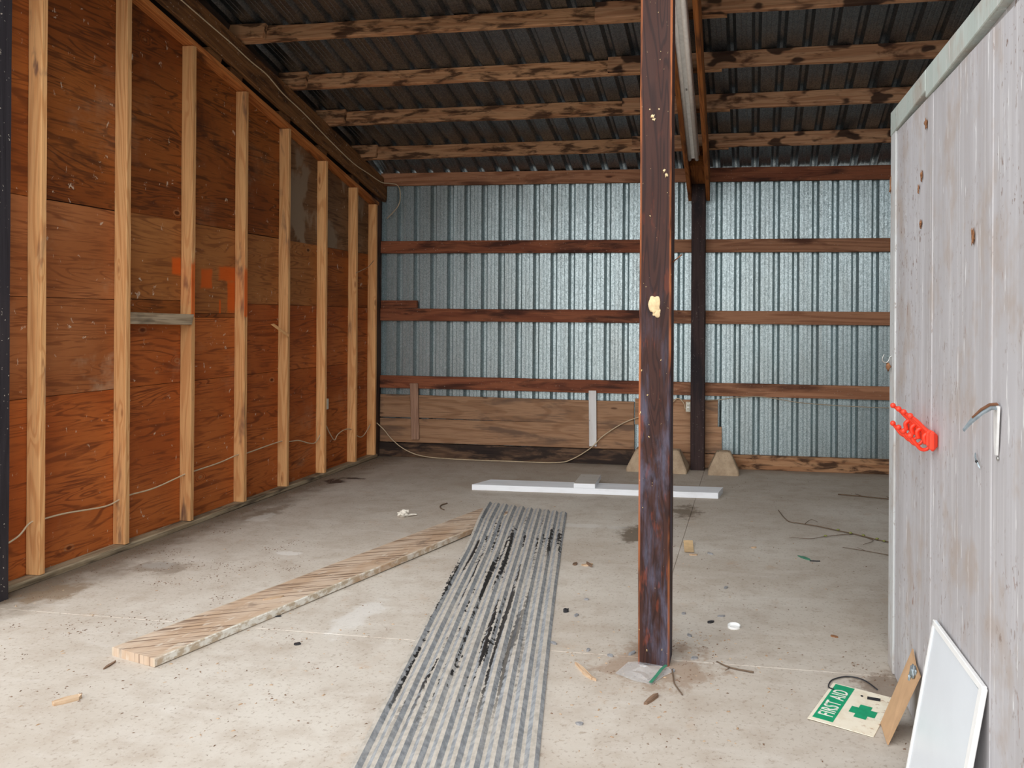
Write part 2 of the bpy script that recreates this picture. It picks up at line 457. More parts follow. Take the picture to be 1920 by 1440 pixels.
def concrete_block():
    g = G('pier_concrete')
    v = g.rvec()
    n = g.noise(v, (9, 9, 9), 5, 0.65)
    f = g.noise(v, (90, 90, 90), 3, 0.6)
    c = g.mix(g.step(n, 0.35, 0.7), srgb(186, 164, 138), srgb(164, 142, 118))
    c = g.mix(g.mul(g.step(f, 0.55, 0.72), 0.4), c, srgb(122, 104, 86))
    g.bump(g.math('ADD', n, f), 0.4, 0.004)
    return g.done(c, 0.9, spec=0.15)
M_PIER = concrete_block()

M_CABLE = flat('cream_cable', srgb(206, 184, 152), 0.55)
M_CABLE2 = flat('dusty_cable', srgb(176, 160, 136), 0.6)
M_LAMPW = flat('lamp_enamel', srgb(244, 244, 242), 0.45, var=0.1)
M_TUBE = flat('lamp_tube_glass', srgb(250, 246, 240), 0.25, var=0.08, spec=0.6)
M_PIN = flat('lamp_cap_metal', srgb(196, 196, 196), 0.35, 0.8)
M_RED = flat('red_plastic', srgb(246, 66, 40), 0.35, var=0.05, spec=0.5)
M_WHITE = flat('white_enamel', srgb(240, 240, 238), 0.4, var=0.1)
M_STEEL = flat('zinc_steel', srgb(188, 188, 184), 0.35, 0.85)
M_RUST = flat('rust', srgb(128, 84, 56), 0.8, var=0.25, scale=60)
M_CARD = flat('brown_fibreboard', srgb(196, 158, 120), 0.8, var=0.1, scale=12)
M_CARD2 = flat('tan_card', srgb(208, 176, 132), 0.8)
M_TAPE = flat('grey_duct_tape', srgb(168, 180, 186), 0.35, 0.4, var=0.25, scale=50)
M_FLAKE = flat('grey_film', srgb(150, 150, 152), 0.5, 0.0, var=0.25, scale=80)
M_WPANEL = flat('glossy_white_panel', srgb(228, 234, 240), 0.25, var=0.03, scale=6, spec=0.5)
M_WFRAME = flat('white_plastic_frame', srgb(246, 246, 244), 0.4, var=0.04)
M_BLACK = flat('black_plastic', srgb(40, 40, 44), 0.5)
M_GREEN = flat('sign_green', srgb(22, 160, 112), 0.5, var=0.15, scale=26)
M_SIGNW = None
def sign_mat():
    g = G('weathered_sign_white')
    v = g.obj()
    n = g.noise(v, (12, 12, 12), 5, 0.65)
    d = g.noise(v, (46, 46, 46), 4, 0.65)
    x = g.sep(v)[0]
    c = g.mix(g.step(n, 0.4, 0.75), srgb(238, 230, 210), srgb(222, 208, 182))
    low = g.step(g.sep(v)[1], -0.02, -0.12)
    c = g.mix(g.mul(g.step(d, 0.55, 0.66), low, 0.85), c, srgb(166, 116, 78))
    return g.done(c, 0.5)
M_SIGNW = sign_mat()
M_LETTER = flat('sign_letter_white', srgb(238, 234, 222), 0.5, var=0.05)
M_BONE = flat('crumpled_white', srgb(226, 218, 204), 0.7, var=0.2, scale=70)
M_CAP = flat('white_cap_plastic', srgb(244, 244, 242), 0.35, var=0.03)
M_TWIG = flat('grey_twig', srgb(104, 84, 66), 0.8)
M_BUD = flat('green_bud', srgb(138, 142, 74), 0.7)
M_GLASSG = flat('green_scrap_plastic', srgb(60, 128, 100), 0.4)
M_FOAM = flat('cream_foam', srgb(222, 196, 152), 0.85, var=0.2, scale=40)
M_NEST = flat('dry_nest_debris', srgb(150, 104, 70), 0.9, var=0.3, scale=60)
M_BOX = flat('outlet_box_plastic', srgb(222, 216, 196), 0.5, var=0.15, scale=60)
M_GROUND = flat('gravel_yard', srgb(168, 160, 148), 0.95, var=0.2, scale=6)
M_DARKBD = flat('dark_shade_backing', srgb(64, 48, 38), 0.9, var=0.2, scale=5)

def bag_mat():
    g = G('clear_plastic_film')
    g.b.inputs['Alpha'].default_value = 0.32
    return g.done(srgb(224, 228, 230), 0.18, spec=0.7)
M_BAG = bag_mat()

# ------------------------------------------------------------------ object helpers
WM = {}
def link(name, me, mat, parent=None, M=None, smooth=False):
    o = bpy.data.objects.new(name, me)
    COL.objects.link(o)
    if mat is not None and me is not None:
        for mm in (mat if isinstance(mat, (list, tuple)) else [mat]):
            if mm.name not in [x.name for x in me.materials if x]:
                me.materials.append(mm)
    M = M or Matrix.Identity(4)
    WM[o.name] = M
    if parent is not None:
        o.parent = parent
        o.matrix_basis = WM[parent.name].inverted() @ M
    else:
        o.matrix_basis = M
    if smooth and me is not None:
        for p in me.polygons:
            p.use_smooth = True
    return o

def tag(o, label, cat, group=None):
    o['label'] = label
    o['category'] = cat
    if group: o['group'] = group
    return o

def empty(name, loc, rot=None):
    M = Matrix.Translation(loc)
    if rot is not None:
        M = M @ Euler(rot).to_matrix().to_4x4()
    return link(name, None, None, None, M)

def thing(name, label, cat, loc, rot=None, group=None):
    return tag(empty(name, loc, rot), label, cat, group)

def struct(name, loc=(0, 0, 0), label=None):
    o = empty(name, loc)
    o['kind'] = 'structure'
    if label: o['label'] = label
    return o

def mesh(name, verts, faces):
    me = bpy.data.meshes.new(name)
    me.from_pydata([tuple(v) for v in verts], [], faces)
    me.update()
    return me

def frame(A, B, up=(0, 0, 1)):
    """matrix: origin mid AB, X along AB, Z near up"""
    A, B = Vector(A), Vector(B)
    x = (B - A).normalized()
    z = Vector(up)
    y = z.cross(x).normalized()
    z = x.cross(y).normalized()
    M = Matrix((x, y, z)).transposed().to_4x4()
    M.translation = (A + B) / 2
    return M

def board_mesh(L, t, w, ch=0.003, wob=0.0025, step=0.22, seed=None, cut0=0.0, cut1=0.0):
    """length L on X, thickness t on Y, width w on Z; chamfered, slightly crooked. cut: end shear along z"""
    seed = random.random() * 100 if seed is None else seed
    n = max(1, int(L / step))
    prof = [(-t / 2 + ch, -w / 2), (t / 2 - ch, -w / 2), (t / 2, -w / 2 + ch), (t / 2, w / 2 - ch),
            (t / 2 - ch, w / 2), (-t / 2 + ch, w / 2), (-t / 2, w / 2 - ch), (-t / 2, -w / 2 + ch)]
    V, F = [], []
    for i in range(n + 1):
        x = -L / 2 + L * i / n
        end = (cut0 if i == 0 else (cut1 if i == n else 0.0))
        for k, (y, z) in enumerate(prof):
            q = Vector((x * 2.2 + seed, y * 9, z * 9 + seed * 3))
            d = mnoise.noise_vector(q) * wob
            dx = end * z / (w / 2) if end else 0
            V.append((x + dx, y + d.y, z + d.z))
    for i in range(n):
        for k in range(8):
            a, b = i * 8 + k, i * 8 + (k + 1) % 8
            F.append((a, a + 8, b + 8, b))
    F.append(tuple(range(8)))
    F.append(tuple(n * 8 + k for k in reversed(range(8))))
    return mesh('board', V, F)

def lumber(name, A, B, t, w, mat, parent, up=(0, 0, 1), **kw):
    A, B = Vector(A), Vector(B)
    return link(name, board_mesh((B - A).length, t, w, **kw), mat, parent, frame(A, B, up))

def bbox_mesh(dx, dy, dz, bev=0.002, taper=None):
    """bevelled box centred on its origin"""
    bm = bmesh.new()
    bmesh.ops.create_cube(bm, size=1.0)
    for v in bm.verts:
        v.co = Vector((v.co.x * dx, v.co.y * dy, v.co.z * dz))
        if taper and v.co.z > 0:
            v.co.x *= taper
            v.co.y *= taper
    if bev > 0:
        bmesh.ops.bevel(bm, geom=list(bm.edges), offset=bev, segments=1, affect='EDGES', profile=0.5)
    me = bpy.data.meshes.new('block')
    bm.to_mesh(me)
    bm.free()
    return me

def boxo(name, c, d, mat, parent=None, rot=None, bev=0.002, taper=None):
    M = Matrix.Translation(c)
    if rot is not None:
        M = M @ Euler(rot).to_matrix().to_4x4()
    return link(name, bbox_mesh(*d, bev, taper), mat, parent, M)

def span(x0, x1, y0, y1, z0, z1):
    return ((x0 + x1) / 2, (y0 + y1) / 2, (z0 + z1) / 2), (abs(x1 - x0), abs(y1 - y0), abs(z1 - z0))

def spline(pts, n=6):
    P = [Vector(p) for p in pts]
    out = []
    for i in range(len(P) - 1):
        p0 = P[max(i - 1, 0)]; p1 = P[i]; p2 = P[i + 1]; p3 = P[min(i + 2, len(P) - 1)]
        for k in range(n):
            t = k / n
            out.append(0.5 * ((2 * p1) + (p2 - p0) * t + (2 * p0 - 5 * p1 + 4 * p2 - p3) * t * t + (3 * p1 - p0 - 3 * p2 + p3) * t ** 3))
    out.append(P[-1])
    return out

def tube_mesh(pts, r, sides=8, n=6, smooth=True, r1=None):
    P = spline(pts, n) if smooth and len(pts) > 2 else [Vector(p) for p in pts]
    V, F = [], []
    prev = None
    for i, p in enumerate(P):
        d = (P[min(i + 1, len(P) - 1)] - P[max(i - 1, 0)]).normalized()
        if prev is None:
            a = d.orthogonal().normalized()
        else:
            a = (prev - d * prev.dot(d)).normalized()
        prev = a
        b = d.cross(a)
        rr = r if r1 is None else r + (r1 - r) * i / (len(P) - 1)
        for k in range(sides):
            t = 2 * math.pi * k / sides
            V.append(p + (a * math.cos(t) + b * math.sin(t)) * rr)
    for i in range(len(P) - 1):
        for k in range(sides):
            a, b = i * sides + k, i * sides + (k + 1) % sides
            F.append((a, b, b + sides, a + sides))
    F.append(tuple(reversed(range(sides))))
    F.append(tuple((len(P) - 1) * sides + k for k in range(sides)))
    return mesh('tube', V, F)

def tube(name, pts, r, mat, parent=None, sides=8, n=6, smooth=True, r1=None):
    """points in world space; origin moved to the first point"""
    o = Vector(pts[0])
    me = tube_mesh([Vector(p) - o for p in pts], r, sides, n, smooth, r1)
    return link(name, me, mat, parent, Matrix.Translation(o), smooth=True)

def ball(name, c, r, mat, parent=None, sc=(1, 1, 1), sub=2, wob=0.0, seed=0.0):
    bm = bmesh.new()
    bmesh.ops.create_icosphere(bm, subdivisions=sub, radius=r)
    for v in bm.verts:
        k = 1 + wob * mnoise.noise(v.co / r * 1.7 + Vector((seed, seed, 0)))
        v.co = Vector((v.co.x * sc[0], v.co.y * sc[1], v.co.z * sc[2])) * k
    me = bpy.data.meshes.new('ball')
    bm.to_mesh(me)
    bm.free()
    return link(name, me, mat, parent, Matrix.Translation(c), smooth=True)

def chip_mesh(L, w, t, seed=0, pts=7):
    """irregular flat flake"""
    rr = random.Random(seed)
    top, bot = [], []
    for k in range(pts):
        a = 2 * math.pi * k / pts
        f = rr.uniform(0.75, 1.1)
        top.append((math.cos(a) * L / 2 * f, math.sin(a) * w / 2 * f, t + rr.uniform(0, t * 0.6)))
        bot.append((math.cos(a) * L / 2 * f, math.sin(a) * w / 2 * f, 0))
    F = [tuple(range(pts)), tuple(pts + k for k in reversed(range(pts)))]
    for k in range(pts):
        F.append((k, pts + k, pts + (k + 1) % pts, (k + 1) % pts))
    return mesh('flake', top + bot, F)

def chip(name, x, y, L, w, t, rz, mat, label, cat, z=0.0, seed=0, group=None):
    o = link(name, chip_mesh(L, w, t, seed), mat, None, Matrix.Translation((x, y, z)) @ Matrix.Rotation(rz, 4, 'Z'))
    return tag(o, label, cat, group)

# ------------------------------------------------------------------ floor and yard
floor = struct('floor', (0, 0, 0), 'dusty grey concrete floor cast in slabs')
XL, XR, YB, YF = -4.6, 3.3, 8.16, -5.0
JX, JY, gp = -0.45, 3.47, 0.0018
for (x0, x1, y0, y1) in ((XL, JX - gp, JY + gp, YB), (JX + gp, XR, JY + gp, YB), (XL, XR, YF, JY - gp)):
    c, d = span(x0, x1, y0, y1, -0.12, 0.0)
    boxo('concrete_slab', c, d, M_FLOOR, floor, bev=0.002)
c, d = span(XL, XR, YF, YB, -0.13, -0.004)
boxo('joint_filler', ((XL + XR) / 2, (YF + YB) / 2, -0.068), (XR - XL - 0.1, YB - YF - 0.1, 0.126), M_FLOOR, floor, bev=0)
gr = link('ground', mesh('ground', [(-40, -40, 0), (40, -40, 0), (40, 40, 0), (-40, 40, 0)], [(0, 1, 2, 3)]), M_GROUND, None, Matrix.Translation((0, 0, -0.06)))
gr['kind'] = 'structure'
gr['label'] = 'grey gravel yard around the shed'

# ------------------------------------------------------------------ ribbed metal sheets
PITCH = 0.1915
def ribbed(npitch, length, depth=0.040, minor=0.0040, bend=None):
    """profile in XY (ribs push +Y), length along Z, left lower corner at the origin"""
    prof = []
    for i in range(npitch):
        x0 = i * PITCH
        for x, d in ((0, 0), (0.036, 0), (0.039, minor), (0.046, minor), (0.049, 0), (0.074, 0), (0.077, minor), (0.084, minor), (0.087, 0),
                     (0.117, 0), (0.1415, depth), (0.167, depth)):
            prof.append((x0 + x, d))
    prof.append((npitch * PITCH, 0))
    prof.append((npitch * PITCH + 0.03, 0.0005))
    n = len(prof)
    rows = max(1, int(length / 0.3))
    th = 0.0009
    drop = (lambda q: -max(0.0, q - bend[0]) * bend[1]) if bend else (lambda q: 0.0)
    V, F = [], []
    for side in (0, th):
        for r in range(rows + 1):
            for x, d in prof:
                V.append((x, d + side + drop(length * r / rows), length * r / rows))
    off = n * (rows + 1)
    for r in range(rows):
        for k in range(n - 1):
            a = r * n + k
            F.append((a, a + 1, a + n + 1, a + n))
            a += off
            F.append((a, a + n, a + n + 1, a + 1))
    for k in range(n - 1):
        F.append((k, k + off, k + 1 + off, k + 1))
        a = rows * n + k
        F.append((a, a + 1, a + 1 + off, a + off))
    return mesh('ribbed_sheet', V, F)

# ------------------------------------------------------------------ back wall
YG = 8.02                        # front face of the girts
YM = 8.061                       # inner face of the metal
wall_back = struct('wall_back', (0, 8.06, 0), 'ribbed galvanised metal back wall on wooden girts')
PH0 = -3.771 - 0.157             # a rib centre falls at x = -3.771
wm = ribbed(5, 2.93)
xs = PH0 - PITCH
for i in range(8):
    link('metal_sheet', wm, M_GALV, wall_back, Matrix.Translation((xs, YM + (i % 2) * 0.0012, 0.10)))
    xs += 5 * PITCH
def girt(x0, z0, x1, z1, mat, name='girt', y=None, t=0.04, w=0.133, **kw):
    yy = (YG + t / 2) if y is None else y
    return lumber(name, (x0, yy, z0), (x1, yy, z1), t, w, mat, wall_back, **kw)
for zl, zr in ((2.272, 2.248), (1.541, 1.525), (0.811, 0.793)):
    f = lambda x: zl + (zr - zl) * (x + 3.91) / 5.25
    girt(-3.98, f(-3.98), -0.962, f(-0.962), M_GIRT)
    girt(-0.958, f(-0.958), 3.1, f(3.1), M_GIRT2)
f = lambda x: 3.007 - 0.046 * (x + 3.91) / 5.25
girt(-3.98, f(-3.98), -0.62, f(-0.62), M_GIRT2, 'eave_girt', w=0.136)
girt(-0.42, f(-0.42), 3.1, f(3.1), M_GIRT, 'eave_girt', w=0.14)
girt(-3.975, 1.652, -3.563, 1.652, M_GIRT, 'short_block', w=0.083)
# planks and rotten sill along the foot of the wall
def plank(x0, z00, z01, x1, z10, z11, mat, name='sill_plank', y=None, t=0.026):
    yy = (YG + 0.012) if y is None else y
    zc0, zc1, w = (z00 + z01) / 2, (z10 + z11) / 2, ((z01 - z00) + (z11 - z10)) / 2
    return lumber(name, (x0, yy, zc0), (x1, yy, zc1), t, w - 0.004, mat, wall_back)
plank(-3.975, 0.425, 0.680, -1.185, 0.412, 0.652, M_PLANK)
plank(-3.975, 0.150, 0.425, -1.180, 0.165, 0.412, M_PLANK)
plank(-1.172, 0.418, 0.690, -0.326, 0.420, 0.688, M_PLANK)
plank(-0.98, 0.140, 0.418, -0.285, 0.148, 0.420, M_PLANK)
plank(-3.975, 0.0, 0.150, -0.88, 0.0, 0.160, M_ROT, 'rotten_sill', YG + 0.016, 0.05)
plank(-0.87, 0.0, 0.143, -0.34, 0.0, 0.143, M_PLANK, 'rotten_sill', YG + 0.016, 0.05)
plank(-0.335, 0.0, 0.143, 3.1, 0.0, 0.152, M_PURL, 'rotten_sill', YG + 0.016, 0.05)
lumber('cleat', (-3.557, 7.998, 0.197), (-3.576, 7.998, 0.80), 0.02, 0.088, M_CLEAT, wall_back, up=(1, 0, 0))
lumber('white_cleat', (-1.608, 7.998, 0.187), (-1.615, 7.998, 0.762), 0.02, 0.080, M_WCLEAT, wall_back, up=(1, 0, 0))

# ------------------------------------------------------------------ left wall: plywood on studs
XP = -4.044                      # plywood face
XS = -3.955                      # room edge of studs and plates
SL = -0.262
topz = lambda y: 3.302 + SL * (y - 5.652)      # underside of the sloping top plate
wl_me = mesh('shade_backing', [(-4.062, 3.61, 0), (-4.062, 7.925, 0), (-4.062, 7.925, 3.16), (-4.062, 3.61, 4.36),
                           (-4.10, 3.61, 0), (-4.10, 7.925, 0), (-4.10, 7.925, 3.16), (-4.10, 3.61, 4.36)],
             [(0, 1, 2, 3), (7, 6, 5, 4), (0, 4, 5, 1), (3, 2, 6, 7), (0, 3, 7, 4), (1, 5, 6, 2)])
wall_left = link('wall_left', wl_me, M_DARKBD)  # outer backing, carried up to the roof and dark to shade the gap
wall_left['kind'] = 'structure'
wall_left['label'] = 'stud wall lined with rust-brown plywood'
STUD = [3.845, 4.461, 5.062, 5.660, 6.246, 6.852, 7.437, 7.857]
studc = [y + 0.019 for y in STUD]
def sheet(y0, y1, z0, z1, mat, slope=False, dx=0.0):
    g = 0.0015
    L, Hh = y1 - y0 - 2 * g, z1 - z0 - 2 * g
    yc, zc = (y0 + y1) / 2, (z0 + z1) / 2
    bm = bmesh.new()
    za = Hh / 2 + (topz(y0) - z1 + 0.05 if slope else 0)
    zb = Hh / 2 + (topz(y1) - z1 + 0.05 if slope else 0)
    pts = [(-L / 2, -Hh / 2), (L / 2, -Hh / 2), (L / 2, zb), (-L / 2, za)]
    a = [bm.verts.new((x, -0.006, z)) for x, z in pts]
    b = [bm.verts.new((x, 0.006, z)) for x, z in pts]
    bm.faces.new(a)
    bm.faces.new(list(reversed(b)))
    for k in range(4):
        bm.faces.new((a[k], b[k], b[(k + 1) % 4], a[(k + 1) % 4]))
    bmesh.ops.bevel(bm, geom=list(bm.edges), offset=0.001, segments=1, affect='EDGES')
    bmesh.ops.recalc_face_normals(bm, faces=bm.faces)
    me = bpy.data.meshes.new('plywood')
    bm.to_mesh(me)
    bm.free()
    M = Matrix.Translation((XP - 0.007 + dx, yc, zc)) @ Matrix.Rotation(math.pi / 2, 4, 'Z')
    return link('plywood_sheet', me, mat, wall_left, M)
Y0, Y1 = 3.61, 7.926
sheet(Y0, studc[3], 0.02, 1.035, M_PLYA)
sheet(studc[3], Y1, 0.02, 1.035, M_PLYA)
sheet(Y0, studc[1], 1.035, 1.612, M_PLYB)
sheet(studc[1], studc[3], 1.035, 1.500, M_PLYA)
sheet(studc[3], Y1, 1.035, 1.612, M_PLYA)
sheet(studc[1], studc[2], 1.500, 1.620, M_PLYD)
sheet(studc[2], studc[3], 1.500, 1.530, M_PLYD)
sheet(Y0, studc[1], 1.612, 2.182, M_PLYB)
sheet(studc[1], studc[2], 1.620, 2.192, M_PLYC)
sheet(studc[2], studc[3], 1.530, 2.190, M_PLYC)
sheet(studc[3], studc[5], 1.612, 2.186, M_PLYC)
sheet(studc[5], Y1, 1.612, 2.182, M_PLYF)
sheet(Y0, studc[0], 2.182, topz(Y0), M_PLYF, True)
sheet(studc[0], studc[2], 2.186, topz(5.0), M_PLYD, True)
sheet(studc[2], studc[4], 2.190, topz(6.0), M_PLYD, True)
sheet(studc[4], Y1, 2.182, topz(Y1), M_PLYE, True)
lumber('sole_plate', ((XP + XS) / 2, 3.63, 0.017), ((XP + XS) / 2, 7.925, 0.020), 0.089, 0.038, M_SOLE, wall_left, wob=0.006, ch=0.006)
ma = (XP + XS) / 2
lumber('top_plate', (ma, 3.61, topz(3.61) + 0.0197), (ma, 7.925, topz(7.925) + 0.0197), 0.089, 0.038, M_PLATE, wall_left)
for i, y in enumerate(studc):
    zt = topz(y) - 0.004
    o = lumber('stud', (ma, y + random.uniform(-.003, .003), 0.040), (ma, y, zt), 0.038, 0.089, M_STUDO if i in (2, 3) else M_STUD, wall_left, up=(1, 0, 0), cut1=0.0)
for yb in (4.10, 5.30, 5.55, 6.20, 6.80, 7.42):       # packing blocks between top plate and rafter
    zb = topz(yb) + 0.062
    lumber('packing_block', (ma, yb - 0.07, zb + 0.018), (ma, yb + 0.07, zb - 0.018), 0.085, 0.045, M_BEAM, wall_left)
bl = lumber('blocking', (-3.985, 4.502, 1.494), (-3.970, 5.066, 1.484), 0.045, 0.076, M_GREYW, wall_left, cut1=0.012)
# splinter torn from a stud and a nail left sticking out
lumber('wood_splinter', (-3.952, 6.020, 1.448), (-3.946, 6.245, 1.345), 0.006, 0.026, M_STUD, wall_left, cut0=0.02)
tube('bent_nail', [(-3.95, 7.42, 1.955), (-3.92, 7.62, 2.03), (-3.95, 7.80, 2.11)], 0.003, M_GREYW, wall_left)

# ------------------------------------------------------------------ posts
def post(name, A, B, t, w, mat, label, up=(0, 1, 0), wob=0.003, ch=0.006):
    o = thing(name, label, 'post', (A[0], A[1], 0))
    lumber('shaft', A, B, t, w, mat, o, up=up, wob=wob, ch=ch, step=0.15)
    return o
fp = post('timber_post', (-0.410, 3.468, 0.0), (-0.414, 3.468, 4.02), 0.138, 0.138, M_POST,
          'dark creosoted timber post standing in the middle of the floor')
rp = post('timber_post', (-0.520, 7.94, 0.0), (-0.525, 7.94, 2.93), 0.138, 0.136, M_REARPOST,
          'dark timber post against the back wall between the concrete piers')
cp = post('timber_post', (-4.052, 7.995, 0.0), (-4.052, 7.995, 2.90), 0.138, 0.125, M_CORNER,
          'dark corner post where plywood wall meets metal wall')
np_ = post('timber_post', (-3.952, 3.53, 0.0), (-3.952, 3.53, 3.93), 0.14, 0.14, M_TAR,
           'black tarred post at the left edge in front of the studs')
# cream foam dab, with a smaller drip, stuck to the front post
ball('foam_dab', (-0.413, 3.396, 1.572), 0.030, M_FOAM, fp, (0.8, 0.25, 1.25), 3, 0.5, 2.0)
ball('foam_dab', (-0.404, 3.397, 1.535), 0.018, M_FOAM, fp, (0.9, 0.3, 1.1), 3, 0.5, 5.0)
for (x, z, r) in ((-0.428, 2.39, 0.007), (-0.420, 2.375, 0.005), (-0.365, 2.13, 0.006), (-0.44, 2.42, 0.003), (-0.40, 2.42, 0.003), (-0.375, 2.15, 0.005)):
    ball('mud_dab', (x, 3.398, z), r, M_FOAM, fp, (1, 0.35, 1.2), 2, 1.4, x * 50)
tube('nail', [(-0.345, 3.45, 1.755), (-0.30, 3.44, 1.79)], 0.003, M_RUST, fp, smooth=False)

# ------------------------------------------------------------------ roof
RS = -0.278
roofz = lambda y: 3.625 + RS * (y - 6.29)        # underside of the metal pans
ceiling = struct('ceiling', (0, 6, 3.7), 'dark ribbed metal roof on rough purlins')
y_lo, y_hi = 8.19, 3.15
ang = math.atan(RS)
Lr = (y_lo - y_hi) / math.cos(ang)
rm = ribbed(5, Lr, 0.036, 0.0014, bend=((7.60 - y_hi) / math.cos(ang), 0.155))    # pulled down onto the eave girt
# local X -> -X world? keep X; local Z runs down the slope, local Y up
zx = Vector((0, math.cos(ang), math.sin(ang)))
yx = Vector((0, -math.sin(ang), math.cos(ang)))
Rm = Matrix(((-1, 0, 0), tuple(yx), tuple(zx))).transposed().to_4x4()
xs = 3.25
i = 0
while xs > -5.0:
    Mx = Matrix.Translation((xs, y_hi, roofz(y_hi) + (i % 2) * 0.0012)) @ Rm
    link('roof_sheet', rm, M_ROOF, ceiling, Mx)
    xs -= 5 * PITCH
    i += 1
nrm = (0, math.sin(-ang) * -1 * -1, math.cos(ang))
nrm = (0, -math.sin(ang), math.cos(ang))
def purlin(x0, x1, y, mat, dz=0.0, name='purlin'):
    c = roofz(y) - 0.072 + dz
    lumber(name, (x0, y, c), (x1, y, c), 0.040, 0.136, mat, ceiling, up=nrm, wob=0.006, ch=0.006)
for k, y in enumerate((7.575, 6.905, 6.305, 5.655, 5.03, 4.40, 3.78, 3.27)):
    jit = [0, 0.006, -0.004, 0.008, 0.0, 0.005, 0.0, 0.0][k]
    purlin(-4.92, -3.785 + jit * 3, y - 0.042, M_PURL)          # neighbouring bay, lapped in front
    purlin(-4.06, -0.22 + jit * 5, y, M_PURL)
    purlin(-1.145 + jit * 2, 3.22, y - 0.042, M_PURL2)
# left rafter beam
bz = lambda y: 3.655 - 0.2600 * (y - 5.601)
lumber('rafter', (-3.964, 3.25, bz(3.25) - 0.122), (-3.964, 8.10, bz(8.10) - 0.122), 0.038, 0.235, M_BEAM, ceiling)
# rafters clasping the middle posts
kx = -0.0245
rz = lambda y: roofz(y) - 0.145
for x0 in (-0.612, -0.432):
    fx = lambda y: x0 + kx * (y - 7.94)
    lumber('rafter', (fx(3.25), 3.25, rz(3.25) - 0.165), (fx(8.0), 8.0, rz(8.0) - 0.165), 0.038, 0.286, M_RAFT, ceiling)
fc = lambda y: -0.522 + kx * (y - 7.94)
lumber('rafter_spacer', (fc(7.42), 7.42, rz(7.42) - 0.12), (fc(7.80), 7.80, rz(7.80) - 0.12), 0.136, 0.20, M_RAFT, ceiling)

# unseen beam and siding over the front, added to shade the upper bay
lumber('shade_header', (-4.05, 3.36, 3.84), (3.1, 3.36, 3.84), 0.05, 0.286, M_BEAM, ceiling)
hs_ = ribbed(5, 0.58)
xs = 3.15
while xs > -4.6:
    link('shade_fascia_sheet', hs_, M_ROOF, ceiling, Matrix.Translation((xs, 3.33, 3.70)) @ Matrix.Rotation(math.pi, 4, 'Z'))
    xs -= 5 * PITCH

# ------------------------------------------------------------------ unseen closing walls, added to contain the light
wr = struct('wall_right_blocker', (3.2, 6, 0), 'unseen metal wall added to contain the light in the right bay')
rs = ribbed(5, 3.6)
for i in range(5):
    M = Matrix.Translation((3.16, YB - 0.05 - i * 5 * PITCH, 0.02)) @ Matrix.Rotation(-math.pi / 2, 4, 'Z')
    link('metal_sheet', rs, M_ROOF, wr, M)
wf = struct('wall_front_blocker', (2, 3.66, 0), 'unseen metal wall stub added behind the open door to contain the light')
fs = ribbed(5, 2.30)
for i in range(3):
    M = Matrix.Translation((0.70 + (i + 1) * 5 * PITCH, 3.66, 0.02)) @ Matrix.Rotation(math.pi, 4, 'Z')
    link('metal_sheet', fs, M_GALV, wf, M)

# ------------------------------------------------------------------ the open door on the right
DX = 0.608
door = struct('door_1', (DX + 0.04, 3.60, 0), 'tall grey painted door standing open')
dtop = lambda y: 2.421 - 0.040 * (3.647 - y)
def dboard(y0, y1, z0, z1a, z1b, x, t, mat, name):
    """vertical slab: y0 far, y1 near, tops z1a at far, z1b at near"""
    V = [(x, y0, z0), (x, y1, z0), (x, y1, z1b), (x, y0, z1a), (x + t, y0, z0), (x + t, y1, z0), (x + t, y1, z1b), (x + t, y0, z1a)]
    bm = bmesh.new()
    cc = Vector((x + t / 2, (y0 + y1) / 2, (z0 + z1a) / 2))
    vs = [bm.verts.new(Vector(v) - cc) for v in V]
    for fidx in ((0, 3, 2, 1), (4, 5, 6, 7), (0, 1, 5, 4), (1, 2, 6, 5), (2, 3, 7, 6), (3, 0, 4, 7)):
        bm.faces.new([vs[k] for k in fidx])
    bmesh.ops.recalc_face_normals(bm, faces=bm.faces)
    bmesh.ops.bevel(bm, geom=list(bm.edges), offset=0.0025, segments=1, affect='EDGES')
    me = bpy.data.meshes.new('door_board')
    bm.to_mesh(me)
    bm.free()
    return link(name, me, mat, door, Matrix.Translation(cc))
dboard(3.595, 0.95, 0.012, dtop(3.595) - 0.01, dtop(0.95) - 0.01, DX + 0.020, 0.045, M_DOOR, 'core')
ys = [3.482, 2.815, 2.466, 2.137, 1.462, 0.96]
for k in range(len(ys) - 1):
    a, b = ys[k] - 0.0015, ys[k + 1] + 0.0015
    dboard(a, b, 0.008, dtop(a) - 0.1, dtop(b) - 0.1, DX + 0.001 * (k % 2), 0.02, M_DOOR, 'door_board')
dboard(3.600, 3.485, 0.004, dtop(3.6) - 0.1, dtop(3.485) - 0.1, DX - 0.006, 0.03, M_DEDGE, 'edge_strip')
for a, b in ((3.600, 2.905), (2.899, 0.95)):
    dboard(a, b, 2.315 - 0.04 * (3.6 - a) * 0.9, dtop(a), dtop(b), DX - 0.008, 0.03, M_DTRIM, 'top_trim')

# ------------------------------------------------------------------ fluorescent lamp between the rafters
Lx = lambda y: -0.548 + kx * (y - 7.94)
Lz = lambda y: roofz(y) - 0.145 - 0.235
la, lb = 7.20, 4.78
A, B = Vector((Lx(la), la, Lz(la))), Vector((Lx(lb), lb, Lz(lb)))
LM = frame(B, A)
lamp = thing('fluorescent_lamp', 'unlit white twin-tube fluorescent fitting between the middle rafters', 'lamp', tuple((A + B) / 2))
Ll = (A - B).length
